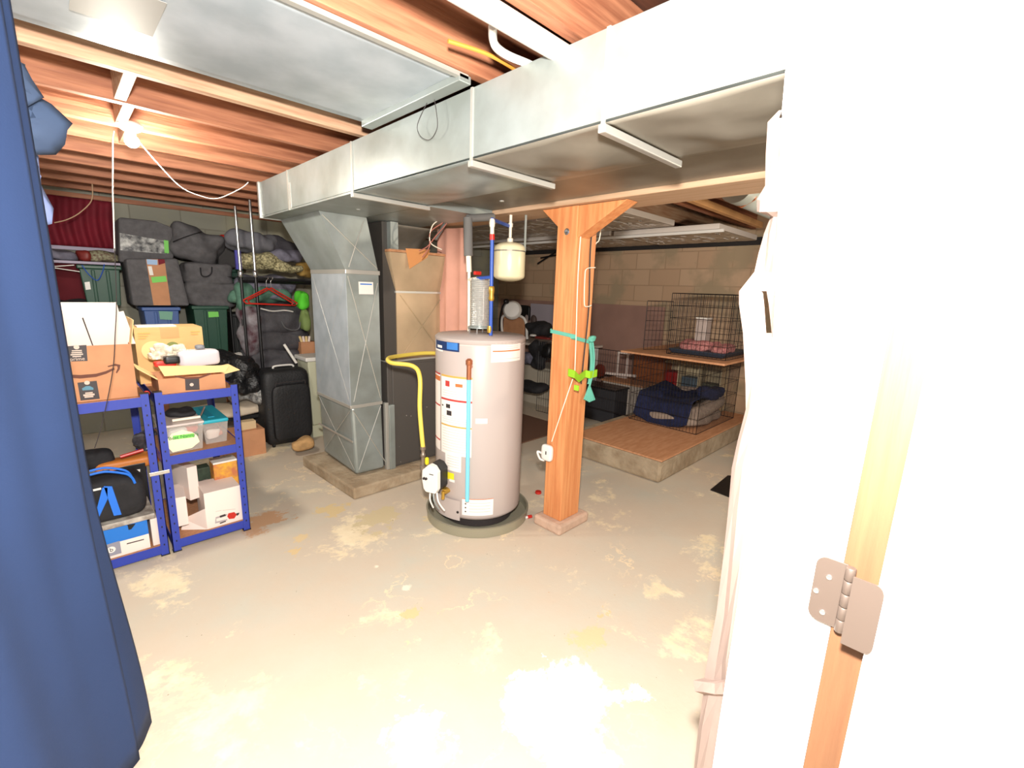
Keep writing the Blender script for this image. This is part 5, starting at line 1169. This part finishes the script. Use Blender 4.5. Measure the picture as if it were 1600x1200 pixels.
# board above
bA = P(990, 541, x=4.05)
tag(MB().box(4.02, 5.30, 1.45, 2.48, czt+.003, czt+.022).build('plywood_board', ply, bevel=.004), 'plywood board laid on top of the large dog crate', 'board')
zb_ = czt+.024
uy1 = P(1046, 530, x=4.25).y; uz1 = P(1050, 458, x=4.25).z
uc = crate('smaller black wire dog crate standing on the plywood board', 4.22, 4.95, 1.52, uy1, zb_, uz1, dens=.04)
fx = 4.30; a = P(1012, 470, x=fx); 
t = thing('loose_crate_panel', 'loose black wire crate door leaning left of the upper crate', 'wire panel', (fx, a.y, zb_)); wirepanel((fx, a.y, zb_), (.25, -.16, 0), (0, 0, a.z-zb_), 7, 5, 'grid', t)  # loose panel of a folded dog crate
# tray, blanket, speaker
t = thing('crate_tray', 'navy crate tray with curled edges in the upper dog crate', 'tray', (4.5, 1.7, zb_))
ty1 = P(1052, 520, x=4.4).y
MB().hexa([Vector(q) for q in ((4.30, 1.58, zb_+.004), (4.88, 1.58, zb_+.004), (4.88, ty1-.05, zb_+.004), (4.30, ty1-.05, zb_+.004), (4.26, 1.54, zb_+.05), (4.9, 1.54, zb_+.05), (4.9, ty1-.02, zb_+.05), (4.26, ty1-.02, zb_+.05))]).build('tray', tray_blue, t, bevel=.012)
c = MB(); c.soft((4.50, ty1-.24, zb_+.085), (.34, .32, .09), .015, fr=12, n=12); tag(c.build('pink_blanket', pink, smooth=True), 'pink patterned blanket folded in the upper crate tray', 'blanket')
c = MB(); c.soft((4.46, 1.63, zb_+.08), (.28, .16, .08), .015, fr=12, n=12, seed=4); tag(c.build('pink_blanket', pink, smooth=True), 'smaller pink blanket end at the right side of the tray', 'blanket')
sp_ = P(1098, 510, x=4.50); sz = P(1098, 498, x=4.5).z
t = thing('white_canister', 'white square canister with pale lid in the upper dog crate', 'canister', (4.5, sp_.y, zb_+.13)); MB().box(4.45, 4.56, sp_.y-.06, sp_.y+.05, zb_+.13, sz).build('body', mat('canister_grey', (176, 160, 152), .5), t, bevel=.008); MB().box(4.445, 4.565, sp_.y-.065, sp_.y+.055, sz, sz+.012).build('lid', white, t, bevel=.003)
# dog bed
t = thing('dog_bed', 'grey bolstered dog bed inside the large crate', 'dog bed', (4.6, 2.03, .203))
c = MB(); c.soft((4.62, 2.03, .27), (.80, .62, .12), .01, e=4, n=14); c.build('base_cushion', bedgrey, t, smooth=True)
c = MB(); c.tube(bez([Vector((4.32, 1.80, .33)), Vector((4.6, 1.77, .38)), Vector((4.9, 1.80, .42)), Vector((4.95, 2.05, .42)), Vector((4.9, 2.30, .40)), Vector((4.6, 2.33, .36)), Vector((4.32, 2.30, .31))]), .075, 12); c.build('bolster', bedgrey, t, smooth=True)
def fn(u, v):
    x = 4.20+.66*v; y = 1.80+.58*u
    z = .40+.07*abs(2*u-1)**2+.06*v+.03*noise.noise(Vector((u*4, v*4, 1)))
    if v < .16: z -= (.16-v)*1.3; x = 4.20+.66*v*.9
    return Vector((x, y, z))
t = thing('navy_blanket', 'dark navy fleece blanket draped over the dog bed', 'blanket', (4.5, 2.05, .36)); MB().grid(fn, 40, 40).build('fleece', navy, t, smooth=True, solid=.012)
c = MB(); c.soft((4.72, 1.80, .50), (.34, .16, .13), .03, fr=10, n=12, seed=6); c.build('bunched_end', navy, t, smooth=True)
c = MB(); c.soft((4.55, 2.26, .43), (.30, .14, .12), .03, fr=10, n=12, seed=7); c.build('bunched_end', navy, t, smooth=True)
# exercise pen left of crate
t = thing('exercise_pen', 'low black wire exercise pen left of the large crate', 'pet pen', (4.1, 2.9, .0)); zpn = P(950, 547, x=4.2).z
wirepanel((4.22, 2.45, .205), (0, .55, 0), (0, 0, zpn-.205), 18, 5, 'pen_panel', t); wirepanel((4.22, 3.02, .003), (-.05, .70, 0), (0, 0, zpn-.003), 20, 5, 'pen_panel', t)
# behind the crates
ca_ = P(988, 552, x=5.1); cb2 = P(1033, 596, x=5.1)
t = thing('wooden_cabinet', 'orange-brown wooden cabinet behind the large dog crate', 'cabinet', (5.2, (ca_.y+cb2.y)/2, .0))
MB().box(5.14, 5.36, cb2.y, ca_.y, .205 if cb2.y < 2.6 else 0, ca_.z).build('carcass', cab_wood, t, bevel=.004)
MB().box(5.12, 5.14, cb2.y+.03, ca_.y-.05, cb2.z, ca_.z-.04).build('door', cab_wood, t, bevel=.006)
a_ = P(1035, 562, x=5.2); b__ = P(1125, 622, x=5.2)
t = thing('cube_shelf', 'white cubby shelf behind the large dog crate', 'shelf', (5.25, (a_.y+b__.y)/2, .2))
ywid = (a_.y-b__.y); 
c = MB(); c.box(5.34, 5.36, b__.y, a_.y, .205, a_.z); c.box(5.15, 5.34, b__.y, a_.y, a_.z-.02, a_.z); c.box(5.15, 5.34, b__.y, a_.y, b__.z, b__.z+.02)
for k in range(4): y = b__.y+ywid*k/3; c.box(5.15, 5.34, y-.01, y+.01, .205, a_.z-.02)
c.build('frame', mat('shelf_cream', (206, 186, 150), .6), t)
for k, (m_, lb, hh, nm) in enumerate(((mat('box_olive', (90, 90, 70), .6), 'olive box in the right cubby of the white shelf', .12, 'storage_box'), (mat('box_slate', (86, 100, 110), .6), 'slate blue box in the middle cubby of the white shelf', .16, 'storage_box'), (mat('box_red', (170, 24, 24), .5), 'red box in the left cubby of the white shelf', .20, 'red_box'))):
    y = b__.y+ywid*(k+.5)/3; tag(MB().box(5.18, 5.33, y-ywid/6+.03, y+ywid/6-.03, b__.z+.021, b__.z+.02+hh).build(nm, m_, bevel=.004), lb, 'box')
a_ = P(942, 592, x=4.75); b__ = P(1032, 640, x=4.75)
t = thing('white_bench_box', 'white storage chest with brown rim behind the exercise pen', 'chest', (4.9, 2.95, 0)); MB().box(4.75, 5.1, 2.60, a_.y, 0, a_.z-.02).build('chest_body', mat('chest_white', (196, 182, 168), .6), t, bevel=.006); MB().box(4.73, 5.11, 2.58, a_.y+.02, a_.z-.018, a_.z+.005).build('lid', beam_m, t, bevel=.004)
zl_ = a_.z+.006
c = MB(); p = P(945, 572, x=4.85); c.tube([Vector((4.85, p.y, zl_+.05)), Vector((4.9, p.y-.42, zl_+.07))], .018, 10); tag(c.build('white_rod', white_card, smooth=True), 'white rod lying across the white chest', 'rod')
c = MB(); c.lathe(Vector((4.80, p.y+.03, zl_+.085)), [(.035, -.02), (.08, -.015), (.08, .015), (.035, .02)], 24, (-1, .2, 0)); tag(c.build('brown_coil', mat('coil_brown', (110, 40, 24), .5), smooth=True), 'brown round coil at the left end of the white rod', 'coil')
t = thing('picture_frame', 'white rectangular frame standing on the chest', 'frame', (5.0, P(975, 560, x=5).y, zl_)); p = P(968, 556, x=5.0)
c = MB(); y0_, y1_ = P(982, 560, x=5.0).y, P(965, 560, x=5.0).y; zt_ = P(972, 550, x=5).z
c.box(4.99, 5.01, y0_, y1_, zl_, zl_+.02); c.box(4.99, 5.01, y0_, y1_, zt_-.02, zt_); c.box(4.99, 5.01, y0_, y0_+.02, zl_+.02, zt_-.02); c.box(4.99, 5.01, y1_-.02, y1_, zl_+.02, zt_-.02); c.build('frame', white_card, t)
a_ = P(905, 601, x=4.4); b__ = P(958, 655, x=4.4)
t = thing('dark_bin', 'dark grey bin behind the exercise pen near the post', 'bin', (4.55, 3.4, 0)); MB().box(4.40, 4.68, b__.y, a_.y, 0, a_.z).build('bin_body', mat('bin_dark', (50, 50, 54), .6), t, bevel=.01); MB().box(4.39, 4.69, b__.y-.01, a_.y+.01, a_.z, a_.z+.02).build('lid', black, t, bevel=.004)

# =================================================================== REAR CENTRE between heater and post
xd = 4.3
a_ = P(805, 533, x=xd); b__ = P(880, 533, x=xd); 
t = thing('white_desk', 'white work table against the far wall behind the water heater', 'table', (4.7, 4.3, 0))
MB().box(xd, 5.0, b__.y-.1, 5.3, a_.z-.03, a_.z).build('table_top', mat('desk_white', (190, 178, 166), .5), t, bevel=.004)
for x in (xd+.05, 4.93):
    for y in (b__.y-.05, 5.2): MB().box(x-.02, x+.02, y-.02, y+.02, 0, a_.z-.03).build('leg', white, t)
zd = a_.z
t = thing('desk_lamp', 'white round shaded desk lamp with black hub and stem', 'lamp', P(790, 530, x=4.4))
hp_ = P(800, 484, x=4.35)
MB().lathe(hp_, [(.02, .03), (.10, .02), (.125, -.01), (.128, -.04), (.02, -.045)], 30, (-.75, -.55, .2)).build('shade', white, t, smooth=True)
p = P(791, 471, x=4.28); c = MB(); c.soft(p, (.08, .06, .07), .0, n=8, e=2.5, flat=False); c.build('hub', black, t, smooth=True)
c = MB(); c.tube(bez([p, P(785, 480, x=4.28), P(781, 500, x=4.3), Vector((4.34, P(781, 520, x=4.34).y, zd+.02))]), .012, 8); c.build('stem', black, t, smooth=True)
MB().lathe(Vector((4.38, P(781, 520, x=4.34).y, zd+.001)), [(.07, 0), (.07, .012), (.01, .02)], 20).build('base', black, t, smooth=True)
a_ = P(787, 494, x=4.5); b__ = P(818, 525, x=4.5)
t = thing('tan_chair_back', 'tan panel with white rounded frame leaning on the white table', 'panel', (4.5, a_.y, zd+.001))
MB().box(4.50, 4.53, b__.y, a_.y, zd+.002, a_.z).build('panel', card, t, bevel=.006); c = MB(); c.tube(bez([Vector((4.49, a_.y, zd+.02)), Vector((4.49, a_.y, a_.z)), Vector((4.49, b__.y, a_.z)), Vector((4.49, b__.y-.08, zd+.02))]), .018, 8); c.build('frame', white, t, smooth=True)
heap('black_backpack', 'black rounded bag lying on the white table', 'bag', 841, 514, (.3, .42, .20), 4.15, blackcloth, 30, e=2.6) if False else None
def onx(name, label, cat, px, py, x, size, m_, seed, e=3, amp=.03):
    c = MB(); pp = P(px, py, x=x)
    if name in ('statuette', 'dark_vase'): pp.z = zd+.158
    c.soft(pp, size, amp, fr=8, e=e, n=12, seed=seed, flat=False); return tag(c.build(name, m_, smooth=True), label, cat)
onx('black_bag', 'black rounded bag lying on the white table', 'bag', 843, 515, 4.6, (.3, .34, .20), blackcloth, 30, 2.6)
onx('red_case', 'dark red flat case on the white table', 'case', 850, 528, 4.4, (.12, .24, .03), mat('case_red', (120, 36, 30), .6), 31, 6, .003)
onx('white_mug', 'small white dish on the white table edge', 'dish', 833, 524, 4.36, (.07, .08, .03), white, 32, 3, .001)
onx('black_jacket', 'black jacket hanging from the white table edge', 'jacket', 842, 552, 4.22, (.12, .24, .36), blackcloth, 33, 4, .04)
onx('camera_body', 'black device hanging beside the jacket at the post', 'device', 856, 548, 4.15, (.1, .12, .14), black, 34, 4, .02)
onx('grey_bundle', 'grey fabric bundle under the white table', 'bundle', 826, 560, 4.35, (.2, .30, .14), folded, 35, 3, .03)
t = thing('white_chest', 'low white chest under the white table', 'chest', (4.4, 4.0, 0)); a_ = P(812, 572, x=4.25); b__ = P(880, 610, x=4.25)
MB().box(4.40, 4.85, b__.y, a_.y+.1, 0, a_.z).build('chest_body', mat('chest_grey', (180, 170, 152), .6), t, bevel=.01)
onx('black_tote_bag', 'flat black bag on the floor in front of the low chest', 'bag', 832, 604, 4.05, (.3, .42, .12), blackcloth, 36, 3, .02)
onx('statuette', 'slim pale figurine standing at the back of the white table', 'figurine', 823, 490, 4.9, (.06, .09, .32), mat('fig', (150, 136, 132), .6), 37, 2.5, .01)
onx('dark_vase', 'tall dark vase at the back of the white table', 'vase', 834, 496, 4.9, (.07, .09, .32), mat('vase_dark', (80, 66, 62), .6), 38, 2.5, .01)
tag(MB().box(5.30, 5.35, P(868, 500, x=5.3).y-.1, P(828, 500, x=5.3).y, zd-.1, P(845, 475, x=5.3).z).build('white_board', mat('board_lilac', (178, 168, 176), .6), bevel=.004), 'pale lilac board standing against the far block wall', 'board')
onx('black_monitor', 'black flat screen standing on the white table behind the lamp', 'screen', 812, 488, 4.95, (.05, .42, .22), black, 39, 8, .0)
c = MB(); c.tube([P(845, 403, x=5.2), P(872, 398, x=5.2)], .012, 6); c.tube([P(840, 412, x=5.2), P(868, 394, x=5.2)], .012, 6); tag(c.build('shelf_bracket', black), 'black angled bracket under the ceiling at the far wall', 'bracket')

# foil faced insulation boards under the joists
random.seed(5)
ib = [((735, 392), (800, 392), (845, 330), (735, 350), 'foil faced insulation board above the expansion tank'),
      ]
zi = 2.12
defs = [(3.3, 4.25, 2.15, 3.0, 2.13, 'foil faced insulation board nearest the wooden post'), (4.3, 5.3, 1.75, 2.85, 2.08, 'foil faced insulation board closest to the torn wall edge'),
        (3.3, 4.25, 3.05, 4.2, 2.13, 'foil faced insulation board behind the expansion tank'), (4.3, 5.35, 2.9, 4.1, 2.09, 'foil faced insulation board along the far wall behind the post'), (4.3, 5.35, 4.15, 5.5, 2.1, 'foil faced insulation board in the far corner'), (3.3, 4.25, 4.25, 5.4, 2.13, 'foil faced insulation board beyond the furnace')]
for (x0, x1, y0, y1, z, lb) in defs:
    t = thing('insulation_board', lb, 'insulation board', ((x0+x1)/2, (y0+y1)/2, z), 'foil faced insulation boards')
    MB().box(x0, x1, y0, y1, z, z+.05).build('foam_core', foam, t, bevel=.004)
    c = MB(); c.grid(lambda u, v: Vector((x0+.004+(x1-x0-.008)*u, y0+.004+(y1-y0-.008)*v, z-.003-.004*abs(noise.noise(Vector((u*7, v*7, z*9)))))), 24, 24); c.cur = 1
    for k in range(34):
        xx, yy = random.uniform(x0+.05, x1-.22), random.uniform(y0+.05, y1-.1); c.box(0, random.uniform(.04, .17), 0, random.uniform(.014, .04), z-.0135, z-.0115, Matrix.Translation((xx, yy, 0)) @ Matrix.Rotation(random.uniform(-.3, .5), 4, 'Z'))
    c.build('foil_face', [foil, mat('foil_glint', (250, 246, 240), .4)], t)  # near-white strips paint the highlight streaks onto the foil
tag(MB().box(4.28, 4.30, 1.7, 5.5, 2.05, 2.075).build('furring_strip', white), 'thin white strip holding up the insulation boards', 'strip')
# diagonal bare braces and round duct at right
def bar(p, q, w, h, name, m_, label, cat):
    p = Vector(p); q = Vector(q); d = (q-p).normalized(); s = d.cross(Vector((0, 0, 1))).normalized()*w/2; u = s.cross(d).normalized()*h/2
    MB_ = MB().hexa([p-s-u, p+s-u, q+s-u, q-s-u, p-s+u, p+s+u, q+s+u, q-s+u]); return tag(MB_.build(name, m_, bevel=.003), label, cat)
bar(P(1055, 300, z=2.173), P(1188, 352, z=2.173), .05, .05, 'wood_brace', mat('brace_pale', (206, 156, 104), .7, var=.1, scale=8), 'pale wooden batten slanting under the joists at right', 'batten')
bar(P(1090, 292, z=2.178), P(1192, 330, z=2.178), .05, .04, 'wood_brace', joist_m, 'reddish batten beside the pale batten under the joists', 'batten')
t = thing('round_duct', 'round silver duct under the joists near the torn wall edge', 'duct', P(1165, 298, z=2.1))
a_ = P(1150, 291, z=2.10); c = MB(); pr2 = []
c.tube([a_+Vector((.0, 0, 0)), a_+Vector((1.2, -.0, 0))], .09, 20); c.build('pipe', galv, t, smooth=True)
c = MB(); c.tube([a_+Vector((.12, -.095, .09)), a_+Vector((.12, -.07, -.06)), a_+Vector((.12, 0, -.095)), a_+Vector((.12, .07, -.06)), a_+Vector((.12, .095, .09))], .006, 5); c.build('hanger', copper, t)
